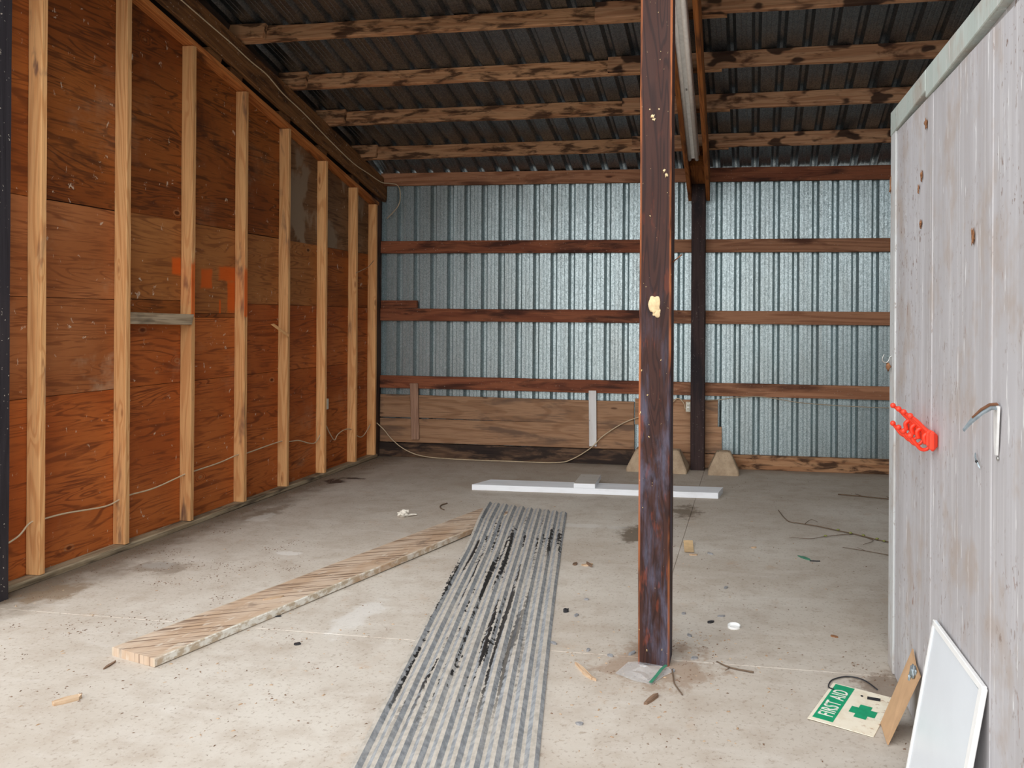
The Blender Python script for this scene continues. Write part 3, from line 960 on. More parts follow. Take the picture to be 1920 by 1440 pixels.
# reflector: shallow trough with raised middle channel, extruded along local X
prof = [(-0.058, 0.020), (-0.050, 0.0), (-0.020, 0.006), (-0.016, -0.016), (0.016, -0.016), (0.020, 0.006), (0.050, 0.0), (0.058, 0.020), (0.030, 0.045), (-0.030, 0.045)]
V = [(s * Ll / 2, y, z) for s in (-1, 1) for y, z in prof]
n = len(prof)
F = [tuple(range(n)), tuple(n + k for k in reversed(range(n)))] + [(k, n + k, n + (k + 1) % n, (k + 1) % n) for k in range(n)]
link('housing', mesh('housing', V, F), M_LAMPW, lamp, LM)
for s in (-1, 1):
    t0, t1 = LM @ Vector((-Ll / 2 + 0.03, s * 0.034, -0.022)), LM @ Vector((Ll / 2 - 0.02, s * 0.034, -0.022))
    tb = tube('tube', [t0, t1], 0.019, M_TUBE, lamp, 14, smooth=False)
    e0 = LM @ Vector((Ll / 2 - 0.02, s * 0.034, -0.022)); e1 = LM @ Vector((Ll / 2 + 0.004, s * 0.034, -0.022))
    tube('end_cap', [e0, e1], 0.0195, M_PIN, lamp, 14, smooth=False)
    link('socket', bbox_mesh(0.014, 0.026, 0.040, 0.003), M_WHITE, lamp, LM @ Matrix.Translation((Ll / 2 + 0.004, s * 0.034, -0.016)))
link('wire_clip', bbox_mesh(0.03, 0.012, 0.004, 0.001), M_PIN, lamp, LM @ Matrix.Translation((0.1, 0.0, -0.018)))
for dx_ in (0.55, -0.3):
    q = LM @ Vector((dx_, -0.04, 0.045))
    tube('hanger', [q, q + Vector((0, 0, 0.13))], 0.003, M_STEEL, lamp, 6, smooth=False)

# ------------------------------------------------------------------ cables
def cable(label, pts, r=0.005, mat=M_CABLE, sides=7, n=5):
    o = tube('cable', pts, r, mat, None, sides, n)
    return tag(o, label, 'cable')
pts = [(3.66, 0.25), (3.763, 0.283), (3.834, 0.339), (3.929, 0.339), (4.073, 0.335), (4.346, 0.309), (4.468, 0.325), (4.552, 0.337), (4.771, 0.337),
       (5.051, 0.373), (5.144, 0.378), (5.423, 0.390), (5.644, 0.414), (5.751, 0.408), (6.215, 0.432), (6.350, 0.411), (6.499, 0.398),
       (6.672, 0.347), (6.780, 0.340), (6.88, 0.42), (6.937, 0.489), (7.025, 0.390), (7.114, 0.310), (7.174, 0.353), (7.297, 0.383), (7.435, 0.370),
       (7.545, 0.294), (7.681, 0.263), (7.85, 0.366)]
cable('cream cable threaded low through the studs of the plywood wall', [(-4.0, y, z) for y, z in pts], 0.0052)
pts = [(4.9, 3.72), (5.2, 3.655), (5.448, 3.602), (5.695, 3.539), (5.905, 3.498), (6.130, 3.408), (6.455, 3.320), (6.812, 3.202), (7.312, 3.057), (7.646, 3.006), (7.94, 2.965)]
cable('pale cable stapled along the left sloping rafter and drooping at the corner',
      [(-3.939, y, z) for y, z in pts] + [(-3.86, 7.97, 2.955), (-3.782, 7.99, 2.940), (-3.745, 7.99, 2.865), (-3.762, 7.99, 2.721), (-3.90, 8.0, 2.579)], 0.0052)
cable('cream cable sagging from the corner post along the rotten sill',
      [(-3.979, 7.95, 0.37), (-3.90, 7.97, 0.29), (-3.82, 7.98, 0.195), (-3.672, 7.98, 0.089), (-3.47, 7.975, 0.025), (-3.135, 7.97, 0.006), (-2.539, 7.96, 0.006), (-2.0, 7.97, 0.008),
       (-1.82, 7.975, 0.05), (-1.618, 7.97, 0.178), (-1.506, 7.978, 0.292), (-1.311, 7.99, 0.424), (-1.129, 7.99, 0.501), (-0.86, 7.995, 0.585), (-0.74, 7.99, 0.70), (-0.67, 7.98, 0.66), (-0.652, 7.965, 0.60)], 0.0055)
cable('thin dusty cable hanging along the lowest girt right of the rear post',
      [(-0.447, 7.985, 0.69), (-0.30, 7.99, 0.700), (-0.144, 7.995, 0.722), (0.068, 7.995, 0.738), (0.25, 7.995, 0.72), (0.486, 7.995, 0.686), (0.75, 7.995, 0.67), (0.998, 7.995, 0.661), (1.34, 7.995, 0.654), (1.9, 7.995, 0.66)], 0.0045, M_CABLE2)
cable('thin white cable hanging beside the right middle rafter', [(-0.37, 5.45, 3.75), (-0.366, 5.55, 3.62), (-0.362, 5.60, 3.50), (-0.368, 5.63, 3.42)], 0.004)

# ------------------------------------------------------------------ outlets
def outlet(name, c, rz, label):
    t = thing(name, label, 'outlet', c, (0, 0, rz))
    M = WM[t.name]
    link('box', bbox_mesh(0.05, 0.046, 0.100, 0.004), M_BOX, t, M)
    link('face', bbox_mesh(0.034, 0.006, 0.068, 0.003), M_WHITE, t, M @ Matrix.Translation((0, -0.025, 0)))
    for s in (-1, 1):
        q = link('socket', bbox_mesh(0.026, 0.004, 0.024, 0.002), M_BOX, t, M @ Matrix.Translation((0, -0.029, s * 0.017)))
        for k in (-1, 1):
            link('slot', bbox_mesh(0.003, 0.002, 0.009, 0.0), M_BLACK, q, M @ Matrix.Translation((k * 0.006, -0.0312, s * 0.017)))
    for s in (-1, 1):
        link('screw', bbox_mesh(0.006, 0.003, 0.006, 0.001), M_STEEL, t, M @ Matrix.Translation((0, -0.024, s * 0.042)))
    return t
outlet('outlet_box', (-3.985, 6.917, 0.682), math.radians(8), 'small white outlet box nailed to a stud of the plywood wall')
outlet('outlet_box', (-0.617, 7.935, 0.625), 0, 'small cream outlet box on the side of the rear post')

# ------------------------------------------------------------------ concrete piers by the rear post
def pier(x, y, rz, label, s=1.0):
    t = thing('concrete_pier', label, 'concrete block', (x, y, 0), (0, 0, rz), 'concrete piers by the rear post')
    bm = bmesh.new()
    b, tp, h = 0.15 * s, 0.068 * s, 0.212
    lv = [(b, 0.0), (b * 0.99, 0.035), (tp * 1.04, h - 0.01), (tp * 0.96, h)]
    rings = []
    for r, z in lv:
        ring = []
        for sx, sy in ((-1, -1), (1, -1), (1, 1), (-1, 1)):
            c = 0.012
            for ax in ((c, 0), (0, c)) if sx * sy > 0 else ((0, c), (c, 0)):
                if (sx, sy) in ((-1, -1), (1, 1)):
                    px, py = sx * (r - ax[1]), sy * (r - ax[0])
                else:
                    px, py = sx * (r - ax[1]), sy * (r - ax[0])
                w = mnoise.noise_vector(Vector((px * 9 + x * 7, py * 9, z * 9))) * 0.004
                ring.append(bm.verts.new((px + w.x, py + w.y, z + (w.z if z > 0 else 0))))
        ctr = Vector((0, 0, z))
        ring.sort(key=lambda v: math.atan2(v.co.y, v.co.x))
        rings.append(ring)
    for i in range(len(rings) - 1):
        for k in range(8):
            bm.faces.new((rings[i][k], rings[i][(k + 1) % 8], rings[i + 1][(k + 1) % 8], rings[i + 1][k]))
    bm.faces.new(list(reversed(rings[0])))
    bm.faces.new(rings[-1])
    bmesh.ops.recalc_face_normals(bm, faces=bm.faces)
    me = bpy.data.meshes.new('pier')
    bm.to_mesh(me)
    bm.free()
    link('body', me, M_PIER, t, WM[t.name])
    link('top_pad', bbox_mesh(0.09, 0.09, 0.008, 0.003), M_PIER, t, WM[t.name] @ Matrix.Translation((0, 0, 0.213)))
    return t
pier(-0.258, 7.80, 0.04, 'tapered concrete pier standing right of the rear post')
pier(-1.060, 7.83, 0.0, 'tapered concrete pier furthest left, partly behind the front post')
pier(-0.755, 7.80, -0.03, 'tapered concrete pier just left of the rear post')

# ------------------------------------------------------------------ long floor plank
pa, pb = Vector((-2.650, 3.040, 0.020)), Vector((-1.905, 5.76, 0.026))
pme = board_mesh((pb - pa).length, 0.286, 0.039, ch=0.004, wob=0.003, step=0.18, seed=3.3)
PM = frame(pa, pb)
pl = link('floor_plank', pme, [M_PTOP, M_PEDGE], None, PM)
for p in pme.polygons:
    p.material_index = 0 if p.normal.z > 0.6 else (1 if abs(p.normal.y) > 0.5 else 0)
tag(pl, 'long worn wooden plank with flaking white edge lying diagonally on the floor', 'plank')

# ------------------------------------------------------------------ corrugated sheet on the floor
def floor_sheet():
    nr, per, rows = 9, 8, 40
    C00, C10 = Vector((-1.27, 2.28, 0.004)), Vector((-0.655, 2.38, 0.004))      # near edge
    C01, C11 = Vector((-2.030, 5.93, 0.0)), Vector((-1.395, 5.935, 0.0))    # far edge
    ctr = (C00 + C10 + C01 + C11) / 4
    ctr.z = 0
    ydir = ((C01 + C11) / 2 - (C00 + C10) / 2).normalized(); ydir.z = 0; ydir.normalize()
    R = Matrix((ydir.cross(Vector((0, 0, 1))), ydir, Vector((0, 0, 1)))).transposed().to_4x4()
    R.translation = ctr
    inv = R.inverted()
    def hprof(t):
        t = t % 1.0
        e = 0.12
        pts = [(0, 1), (0.25, 1), (0.52, 0), (0.73, 0), (1.0, 1)]
        for (a, va), (b, vb) in zip(pts, pts[1:]):
            if a <= t <= b:
                return va + (vb - va) * (t - a) / (b - a)
        return 0
    us = []
    for i in range(nr):
        us += [i + q for q in (0.0, 0.12, 0.25, 0.38, 0.52, 0.62, 0.73, 0.86)]
    us += [nr, nr + 0.3, nr + 0.52]
    nr = nr + 0.52
    th = 0.0012
    V, F = [], []
    n = len(us)
    for sgn in (0, th):
        for r in range(rows + 1):
            v = r / rows
            a, b = C00.lerp(C01, v), C10.lerp(C11, v)
            lift = 0.052 * min(1.0, max(0, (v - 0.70) / 0.16)) ** 1.3
            bow = math.sin(v * math.pi) * 0.012
            for u in us:
                s = u / nr
                p = a.lerp(b, s)
                side = (1 - s) ** 1.2
                z = 0.003 + 0.014 * hprof(u) + lift * side + 0.004 * mnoise.noise(Vector((s * 3, v * 7, 1)))
                rag = 0.012 * mnoise.noise(Vector((u * 1.3, 4.2, 0))) if r == rows else 0
                w = inv @ Vector((p.x - bow, p.y, z))
                V.append((w.x, w.y + rag, w.z - ctr.z + sgn))
    off = n * (rows + 1)
    for r in range(rows):
        for k in range(n - 1):
            a = r * n + k
            F.append((a, a + n, a + n + 1, a + 1))
            F.append((a + off, a + 1 + off, a + n + 1 + off, a + n + off))
    for k in range(n - 1):
        F.append((k, k + 1, k + 1 + off, k + off))
        a = rows * n + k
        F.append((a, a + off, a + 1 + off, a + 1))
    for r in range(rows):
        a = r * n
        F.append((a, a + off, a + n + off, a + n))
        a = r * n + n - 1
        F.append((a, a + n, a + n + off, a + off))
    o = link('corrugated_sheet', mesh('corrugated', V, F), M_SHEET, None, R)
    return tag(o, 'long dusty corrugated metal sheet streaked with black tar lying on the floor', 'metal sheet')
floor_sheet()

# ------------------------------------------------------------------ white board and block
def two_tone(o, top, side):
    me = o.data
    me.materials.clear()
    me.materials.append(top); me.materials.append(side)
    for p in me.polygons:
        p.material_index = 0 if p.normal.z > 0.6 else 1
wbd = link('white_board', board_mesh(2.14, 0.235, 0.050, ch=0.002, wob=0.001, step=0.4, seed=1.0), None, None,
           frame((-2.405, 6.703, 0.0255), (-0.268, 6.768, 0.0255)))
two_tone(wbd, M_WTOP, M_WFACE)
# mitred ends
for v in wbd.data.vertices:
    if v.co.x < -1.06: v.co.x += 0.10 * (v.co.y + 0.1175) / 0.235
    if v.co.x > 1.06: v.co.x += 0.04 * (v.co.y + 0.1175) / 0.235
tag(wbd, 'long white painted board lying flat on the floor behind the post', 'board')
blk = link('white_block', bbox_mesh(0.185, 0.40, 0.040, 0.0015), None, None,
           Matrix.Translation((-1.415, 6.815, 0.0712)) @ Matrix.Rotation(0.06, 4, 'Z'))
two_tone(blk, M_WTOP, M_WFACE)
tag(blk, 'short white painted block resting across the long white board', 'board')

# ------------------------------------------------------------------ things on the door
rack = thing('hook_rack', 'bright red plastic rack of pronged hooks on the grey door', 'hook rack', (DX, 2.93, 1.11))
boxo('back_strip', (0.598, 2.92, 1.112), (0.018, 0.42, 0.050), M_RED, rack, bev=0.006)
boxo('end_pad', (0.590, 2.716, 1.112), (0.020, 0.030, 0.066), M_RED, rack, bev=0.008)
boxo('end_pad', (0.590, 2.752, 1.114), (0.024, 0.022, 0.058), M_RED, rack, bev=0.008)
for y in (2.765, 2.880, 2.975, 3.090):
    hk = tube('hook', [(0.592, y - 0.004, 1.130), (0.572, y, 1.150), (0.552, y, 1.170), (0.530, y, 1.187)], 0.0062, M_RED, rack, 8, 4)
    ball('ball_tip', (0.530, y, 1.187), 0.0105, M_RED, hk)
    hk = tube('hook', [(0.592, y - 0.002, 1.125), (0.598, y, 1.100), (0.585, y, 1.078), (0.566, y, 1.076), (0.550, y, 1.092), (0.530, y, 1.120)], 0.0062, M_RED, rack, 8, 5)
    ball('ball_tip', (0.530, y, 1.120), 0.0105, M_RED, hk)
    tube('rib', [(0.592, y, 1.135), (0.575, y, 1.120), (0.580, y, 1.095)], 0.008, M_RED, rack, 8, 4)

br = thing('shelf_bracket', 'white bent metal shelf bracket sticking out of the grey door', 'bracket', (DX, 2.075, 1.18))
def strip(name, pts, ws, t, side, mat, parent):
    """flat tapering strip through pts; ws half widths; side = width direction"""
    V, F = [], []
    sd_ = Vector(side).normalized()
    P = [Vector(p) for p in pts]
    for i, (p, w) in enumerate(zip(P, ws)):
        d = (P[min(i + 1, len(P) - 1)] - P[max(i - 1, 0)]).normalized()
        nn = d.cross(sd_).normalized() * t / 2
        V += [p - sd_ * w - nn, p + sd_ * w - nn, p + sd_ * w + nn, p - sd_ * w + nn]
    for i in range(len(P) - 1):
        for k in range(4):
            a, b = i * 4 + k, i * 4 + (k + 1) % 4
            F.append((a, b, b + 4, a + 4))
    F.append((3, 2, 1, 0))
    e = (len(P) - 1) * 4
    F.append((e, e + 1, e + 2, e + 3))
    o = Vector(pts[0])
    return link(name, mesh('strip', [v - o for v in V], F), mat, parent, Matrix.Translation(o))
strip('wall_leg', [(0.601, 2.070, 1.298), (0.601, 2.072, 1.26), (0.602, 2.076, 1.20), (0.603, 2.078, 1.175)], [0.018, 0.015, 0.010, 0.005], 0.006, (0, 1, 0), M_WHITE, br)
strip('arm', [(0.600, 2.068, 1.296), (0.585, 2.066, 1.296), (0.565, 2.062, 1.284), (0.54, 2.056, 1.262), (0.518, 2.050, 1.237)], [0.012, 0.012, 0.010, 0.007, 0.003], 0.005, (0, 1, 0.5), M_TAPE, br)
strip('rusty_top', [(0.604, 2.073, 1.302), (0.585, 2.069, 1.301), (0.562, 2.063, 1.288), (0.54, 2.058, 1.268)], [0.007, 0.006, 0.005, 0.002], 0.003, (0, 1, 0.2), M_RUST, br)
ball('screw_head', (0.606, 2.078, 1.166), 0.006, M_STEEL, br, (0.5, 1, 1))

sh = thing('screw_hook', 'small silver screw hook at the far edge of the grey door', 'hook', (0.602, 3.55, 1.34))
tube('hook', [(0.612, 3.55, 1.357), (0.596, 3.55, 1.350), (0.590, 3.55, 1.335), (0.582, 3.55, 1.325), (0.570, 3.55, 1.326), (0.563, 3.55, 1.338), (0.567, 3.55, 1.352), (0.571, 3.55, 1.360)], 0.0028, M_STEEL, sh, 8, 5)
ball('dry_clump', (0.588, 3.55, 1.308), 0.012, M_NEST, sh, (0.8, 0.8, 1.6), 2, 0.7, 3)

cl = thing('door_clip', 'small bent metal clip on the grey door below the bracket', 'clip', (0.606, 2.24, 1.13))
strip('clip_body', [(0.603, 2.262, 1.146), (0.598, 2.245, 1.138), (0.600, 2.228, 1.126), (0.604, 2.220, 1.116)], [0.004, 0.005, 0.006, 0.003], 0.003, (0, 0.4, 0.7), M_TAPE, cl)
ball('pin', (0.598, 2.233, 1.131), 0.004, M_BLACK, cl)
# leaves and nest scraps caught on the door
for (y, z, r, sx, lb_) in ((2.98, 1.857, 0.013, 1.2, 'round orange-brown leaf scrap halfway up the grey door'), (3.598, 2.09, 0.020, 2.0, 'dry clump on the upper far edge of the grey door'),
        (3.02, 1.99, 0.010, 1.6, 'narrow brown leaf scrap nearest the far edge of the grey door'), (2.97, 2.03, 0.012, 1.7, 'brown leaf scrap just above and right of the narrow one'),
        (2.30, 1.74, 0.012, 1.8, 'brown leaf scrap on the near middle boards of the grey door'), (2.90, 2.20, 0.013, 1.5, 'topmost brown leaf scrap on the grey door')):
    o = ball('dry_leaf', (0.603, y, z), r, M_NEST, None, (0.25, 0.6, sx * 0.8), 3, 1.5, y * 9)
    tag(o, lb_, 'leaf', 'leaf scraps on the door')

# ------------------------------------------------------------------ leaning white panel
wp = thing('whiteboard', 'white framed whiteboard leaning against the foot of the grey door', 'whiteboard', (0.52, 2.4, 0))
pf = [Vector((0.505, 2.68, 0.004)), Vector((0.505, 2.15, 0.004)), Vector((0.5965, 2.15, 0.568)), Vector((0.5965, 2.68, 0.536))]
nv = (pf[1] - pf[0]).cross(pf[3] - pf[0]).normalized()
if nv.x > 0: nv = -nv
Mp = frame(pf[0].lerp(pf[1], 0.5), pf[3].lerp(pf[2], 0.5), (0, 1, 0))
Hh = (pf[3].lerp(pf[2], 0.5) - pf[0].lerp(pf[1], 0.5)).length
# local X up the panel, local Z along the door (far), local Y out of the face
link('panel_face', bbox_mesh(Hh - 0.02, 0.006, 0.50, 0.001), M_WPANEL, wp, Mp)
hs = math.atan2(0.032, 0.53)
for nm, c_, d_, rr in (('frame_rail', (Hh / 2 - 0.008, 0, 0), (0.018, 0.014, 0.534), -hs * 0.9), ('frame_rail', (-Hh / 2 + 0.008, 0, 0), (0.016, 0.014, 0.53), 0),
                   ('frame_stile', (0.006, 0, -0.258), (Hh + 0.012, 0.014, 0.030), 0), ('frame_stile', (-0.006, 0, 0.258), (Hh - 0.016, 0.014, 0.016), 0)):
    link(nm, bbox_mesh(*d_, 0.002), M_WFRAME, wp, Mp @ Matrix.Translation(c_) @ Matrix.Rotation(rr, 4, 'Y'))

# ------------------------------------------------------------------ brown strip with tape
cs = thing('fibreboard_strip', 'brown fibreboard strip leaning on the door beside the first aid sign', 'board', (0.55, 2.98, 0))
me = mesh('strip', [(0.490, 3.057, 0.002), (0.490, 2.907, 0.002), (0.598, 2.905, 0.255), (0.599, 2.99, 0.262), (0.600, 3.048, 0.292), (0.5975, 3.056, 0.275)], [])
V = [Vector(v.co) for v in me.vertices]
nn = Vector((0.92, 0, -0.39)) * 0.005
F = [(0, 1, 2, 3, 4, 5), (11, 10, 9, 8, 7, 6)] + [(k, k + 6, (k + 1) % 6 + 6, (k + 1) % 6) for k in range(6)]
base = Vector((0.55, 2.98, 0))
me = mesh('strip', [v - base - nn for v in V] + [v - base for v in V], F)
link('strip_board', me, M_CARD, cs, Matrix.Translation(base))
ball('tape_wad', (0.583, 2.955, 0.248), 0.030, M_TAPE, cs, (0.35, 0.75, 0.85), 3, 0.8, 1.3)
ball('tape_wad', (0.574, 2.975, 0.215), 0.020, M_TAPE, cs, (0.3, 0.5, 1.1), 3, 0.8, 7.3)

# ------------------------------------------------------------------ first aid sign
# local X = reading direction, local Y = up on the sign
P_tl, P_bl = Vector((0.344, 3.357)), Vector((0.219, 3.044))     # right end / left end of the headline edge
rd = (P_tl - P_bl)
sw_ = rd.length + 0.005
ra = math.atan2(rd.y, rd.x)
shh = 0.245
updir = Vector((-math.sin(ra), math.cos(ra)))
ctr2 = (P_tl + P_bl) / 2 - updir * (shh / 2)
SM = Matrix.Translation((ctr2.x, ctr2.y, 0.004)) @ Matrix.Rotation(ra, 4, 'Z') @ Matrix.Rotation(0.012, 4, 'X')
sg = tag(link('first_aid_sign', None, None, None, SM), 'weathered white and green FIRST AID sign lying flat on the floor', 'sign')
link('plate', bbox_mesh(sw_, shh, 0.0025, 0.001), M_SIGNW, sg, SM)
link('headline_band', bbox_mesh(sw_ - 0.03, 0.078, 0.0008, 0), M_GREEN, sg, SM @ Matrix.Translation((0.006, shh / 2 - 0.052, 0.0016)))
def text_mesh(s, size):
    cu = bpy.data.curves.new('txt', 'FONT')
    cu.body = s
    cu.size = size
    cu.align_x = 'CENTER'
    cu.align_y = 'CENTER'
    cu.offset = size * 0.010
    cu.space_character = 1.12
    cu.extrude = 0.0003
    cu.resolution_u = 3
    ob = bpy.data.objects.new('txt', cu)
    COL.objects.link(ob)
    dg = bpy.context.evaluated_depsgraph_get()
    me = bpy.data.meshes.new_from_object(ob.evaluated_get(dg))
    bpy.data.objects.remove(ob)
    return me
tm = text_mesh('FIRST AID', 0.082)
xsz = max(v.co.x for v in tm.vertices) - min(v.co.x for v in tm.vertices)
for v in tm.vertices:
    v.co.x *= 0.232 / xsz
link('lettering', tm, M_LETTER, sg, SM @ Matrix.Translation((0.0, shh / 2 - 0.055, 0.0026)))
a, b = 0.036, 0.072
a2 = 0.022
cr = mesh('cross', [(-a, b, 0), (-a, a2 + .012, 0), (-b - .004, a2 + .012, 0), (-b - .004, -a2 - .012, 0), (-a, -a2 - .012, 0), (-a, -b, 0), (a, -b, 0), (a, -a2 - .012, 0), (b + .004, -a2 - .012, 0), (b + .004, a2 + .012, 0), (a, a2 + .012, 0), (a, b, 0)], [tuple(range(12))])
for v in cr.vertices:
    v.co.x *= 0.72; v.co.y *= 0.68
link('cross', cr, M_GREEN, sg, SM @ Matrix.Translation((-0.010, -0.045, 0.0017)))
link('black_label', bbox_mesh(0.024, 0.050, 0.001, 0), M_BLACK, sg, SM @ Matrix.Translation((0.118, -0.055, 0.0018)) @ Matrix.Rotation(0.2, 4, 'Z'))
ball('dirt_spot', tuple(SM @ Vector((0.118, -0.008, 0.001))), 0.006, M_BLACK, sg, (1, 1.4, 0.15))

tag(tube('zip_tie', [(0.340, 3.29, 0.010), (0.322, 3.315, 0.008), (0.345, 3.385, 0.006), (0.413, 3.428, 0.006), (0.474, 3.399, 0.008), (0.515, 3.318, 0.010)], 0.0028, M_BLACK, None, 7, 7),
    'thin black plastic tie curling behind the first aid sign', 'cable tie')

# ------------------------------------------------------------------ small things on the floor
def ring_cap(x, y):
    bm = bmesh.new()
    n = 28
    pr = [(0.031, 0.0), (0.031, 0.012), (0.0285, 0.012), (0.0285, 0.0025), (0.0, 0.0025)]
    vs = []
    for r, z in pr[:-1]:
        vs.append([bm.verts.new((r * math.cos(2 * math.pi * k / n), r * math.sin(2 * math.pi * k / n), z)) for k in range(n)])
    for i in range(len(vs) - 1):
        for k in range(n):
            bm.faces.new((vs[i][k], vs[i][(k + 1) % n], vs[i + 1][(k + 1) % n], vs[i + 1][k]))
    bm.faces.new(vs[-1])
    bm.faces.new(list(reversed(vs[0])))
    me = bpy.data.meshes.new('cap')
    bm.to_mesh(me)
    bm.free()
    o = link('jar_cap', me, M_CAP, None, Matrix.Translation((x, y, 0.0005)) @ Matrix.Rotation(0.05, 4, 'X'))
    return tag(o, 'round white plastic jar cap lying upturned on the floor', 'cap')
ring_cap(-0.073, 3.892)

bn = thing('crumpled_paper', 'crumpled white scrap on the floor near the plywood wall', 'paper', (-2.58, 5.60, 0))
ball('wad', (-2.59, 5.60, 0.024), 0.034, M_BONE, bn, (1.0, 0.9, 0.75), 3, 0.9, 4)
ball('wad', (-2.565, 5.61, 0.036), 0.020, M_BONE, bn, (0.8, 0.8, 1.1), 3, 0.9, 9)
tube('twist', [(-2.56, 5.60, 0.012), (-2.53, 5.63, 0.014), (-2.50, 5.655, 0.010)], 0.010, M_BONE, bn, 7, 4, r1=0.006)

# curled card
V, F = [], []
for i in range(9):
    t = i / 8
    y = -0.10 + 0.20 * t
    z = 0.002 + 0.022 * (t ** 3) + (0.004 if i == 0 else 0)
    for x in (-0.031, 0.031):
        V += [(x, y, z), (x, y, z + 0.0015)]
for i in range(8):
    a = i * 4
    F += [(a, a + 4, a + 6, a + 2), (a + 1, a + 3, a + 7, a + 5), (a, a + 1, a + 5, a + 4), (a + 2, a + 6, a + 7, a + 3)]
F += [(0, 2, 3, 1), (32, 33, 35, 34)]
tag(link('card_scrap', mesh('card', V, F), M_CARD2, None, Matrix.Translation((-0.395, 5.18, 0)) @ Matrix.Rotation(0.12, 4, 'Z')),
    'curled tan card scrap on the floor right of the front post', 'card')
chip('wood_chip', -0.355, 5.035, 0.066, 0.014, 0.006, 0.15, M_RAWCHIP, 'pale stick of wood below the curled card scrap', 'wood chip', seed=3)
chip('plastic_scrap', 0.343, 5.10, 0.115, 0.030, 0.004, -0.9, M_GLASSG, 'dark green plastic scrap on the floor towards the door', 'scrap', seed=5)
chip('plastic_scrap', 0.40, 5.045, 0.07, 0.010, 0.004, 0.1, M_BLACK, 'thin black plastic sliver beside the green scrap', 'scrap', seed=6)
chip('wood_chip', 0.03, 5.27, 0.04, 0.025, 0.006, 0.4, M_RAWCHIP, 'tiny orange wood chip right of the curled card', 'wood chip', seed=8)
chip('wood_chip', -0.378, 3.093, 0.105, 0.028, 0.008, 1.15, M_DARKCHIP, 'brown stubby wood chip in front of the front post', 'wood chip', seed=9)
chip('wood_splinter', -0.697, 3.288, 0.19, 0.022, 0.008, -0.95, M_RAWCHIP, 'pale frayed splinter on the floor between sheet and post', 'splinter', seed=11, )
chip('wood_splinter', -0.66, 3.24, 0.10, 0.016, 0.008, -0.7, M_RAWCHIP, 'short frayed splinter end beside the pale splinter', 'splinter', seed=12)
chip('wood_chip', -1.055, 4.715, 0.035, 0.055, 0.006, 0.2, M_DARKCHIP, 'small square brown chip right of the corrugated sheet', 'wood chip', seed=13)
chip('wood_chip', -0.975, 4.715, 0.085, 0.05, 0.004, 0.5, M_RAWCHIP, 'pale broken chip right of the corrugated sheet', 'wood chip', seed=14)
chip('wood_chip', -0.963, 4.70, 0.07, 0.018, 0.010, -0.9, M_DARKCHIP, 'brown sliver lying over the pale broken chip', 'wood chip', z=0.004, seed=15)
chip('wood_splinter', -2.448, 3.747, 0.125, 0.020, 0.006, 0.78, M_RAWCHIP, 'pale splinter lying on top of the long plank', 'splinter', z=0.040, seed=16)
chip('wood_splinter', -2.715, 2.985, 0.085, 0.010, 0.006, 1.7, M_DARKCHIP, 'dark sliver on the floor off the end of the plank', 'splinter', seed=17)
chip('plastic_scrap', -2.354, 3.615, 0.085, 0.012, 0.005, 0.35, M_BLACK, 'dark serrated strip beside the long plank', 'scrap', seed=18)
chip('wood_chip', -2.62, 2.68, 0.11, 0.035, 0.012, 0.9, M_RAWCHIP, 'pale chunk of wood at the near left of the floor', 'wood chip', seed=21)
chip('wood_chip', -2.05, 3.33, 0.03, 0.022, 0.006, 0.2, M_BLACK, 'small black flake in front of the long plank', 'flake', seed=22)
chip('pebble', -0.93, 3.94, 0.030, 0.026, 0.014, 0.2, M_BLACK, 'dark pebble between corrugated sheet and front post', 'pebble', seed=23)
chip('dry_leaf', -0.19, 3.93, 0.042, 0.018, 0.006, 0.5, M_BLACK, 'black dry leaf on the floor left of the jar cap', 'leaf', seed=24)
chip('dry_leaf', 0.40, 3.86, 0.045, 0.02, 0.004, -0.5, M_NEST, 'brown dry leaf on the floor right of the jar cap', 'leaf', seed=25)
# pale plastic flakes in a loose trail
fk = [(-0.86, 4.13), (-0.865, 3.90), (-0.895, 3.55), (-0.33, 4.02), (-0.28, 3.75), (-0.14, 4.02), (-0.72, 3.50), (-0.61, 3.46), (-0.52, 3.50), (-0.32, 3.36), (-0.24, 3.50), (-1.02, 3.02), (-0.62, 2.86), (-0.13, 4.45), (-0.25, 5.08)]
fl_lab = ['upper of two grey flakes behind the dark pebble', 'grey flake just in front of the dark pebble', 'grey flake touching the right edge of the corrugated sheet',
          'grey flake on the floor behind and right of the front post', 'grey flake midway between front post and jar cap', 'grey flake on the floor just behind the jar cap',
          'grey flake left of the clear bag, nearer the corrugated sheet', 'grey flake left of the clear bag, nearest the front post', 'grey flake at the left foot of the front post',
          'grey flake at the right end of the clear bag', 'grey flake right of the front post foot', 'grey flake beside the corrugated sheet near the pale splinter',
          'nearest grey flake, on the floor in front of the splinter', 'grey flake right of the front post, halfway to the curled card', 'furthest grey flake, right of the curled card scrap']
for k, (x, y) in enumerate(fk):
    chip('plastic_flake', x, y, 0.028 + 0.010 * (k % 3), 0.018, 0.006, k * 1.3, M_FLAKE, fl_lab[k], 'flake', seed=40 + k, group='grey plastic flakes around the front post')

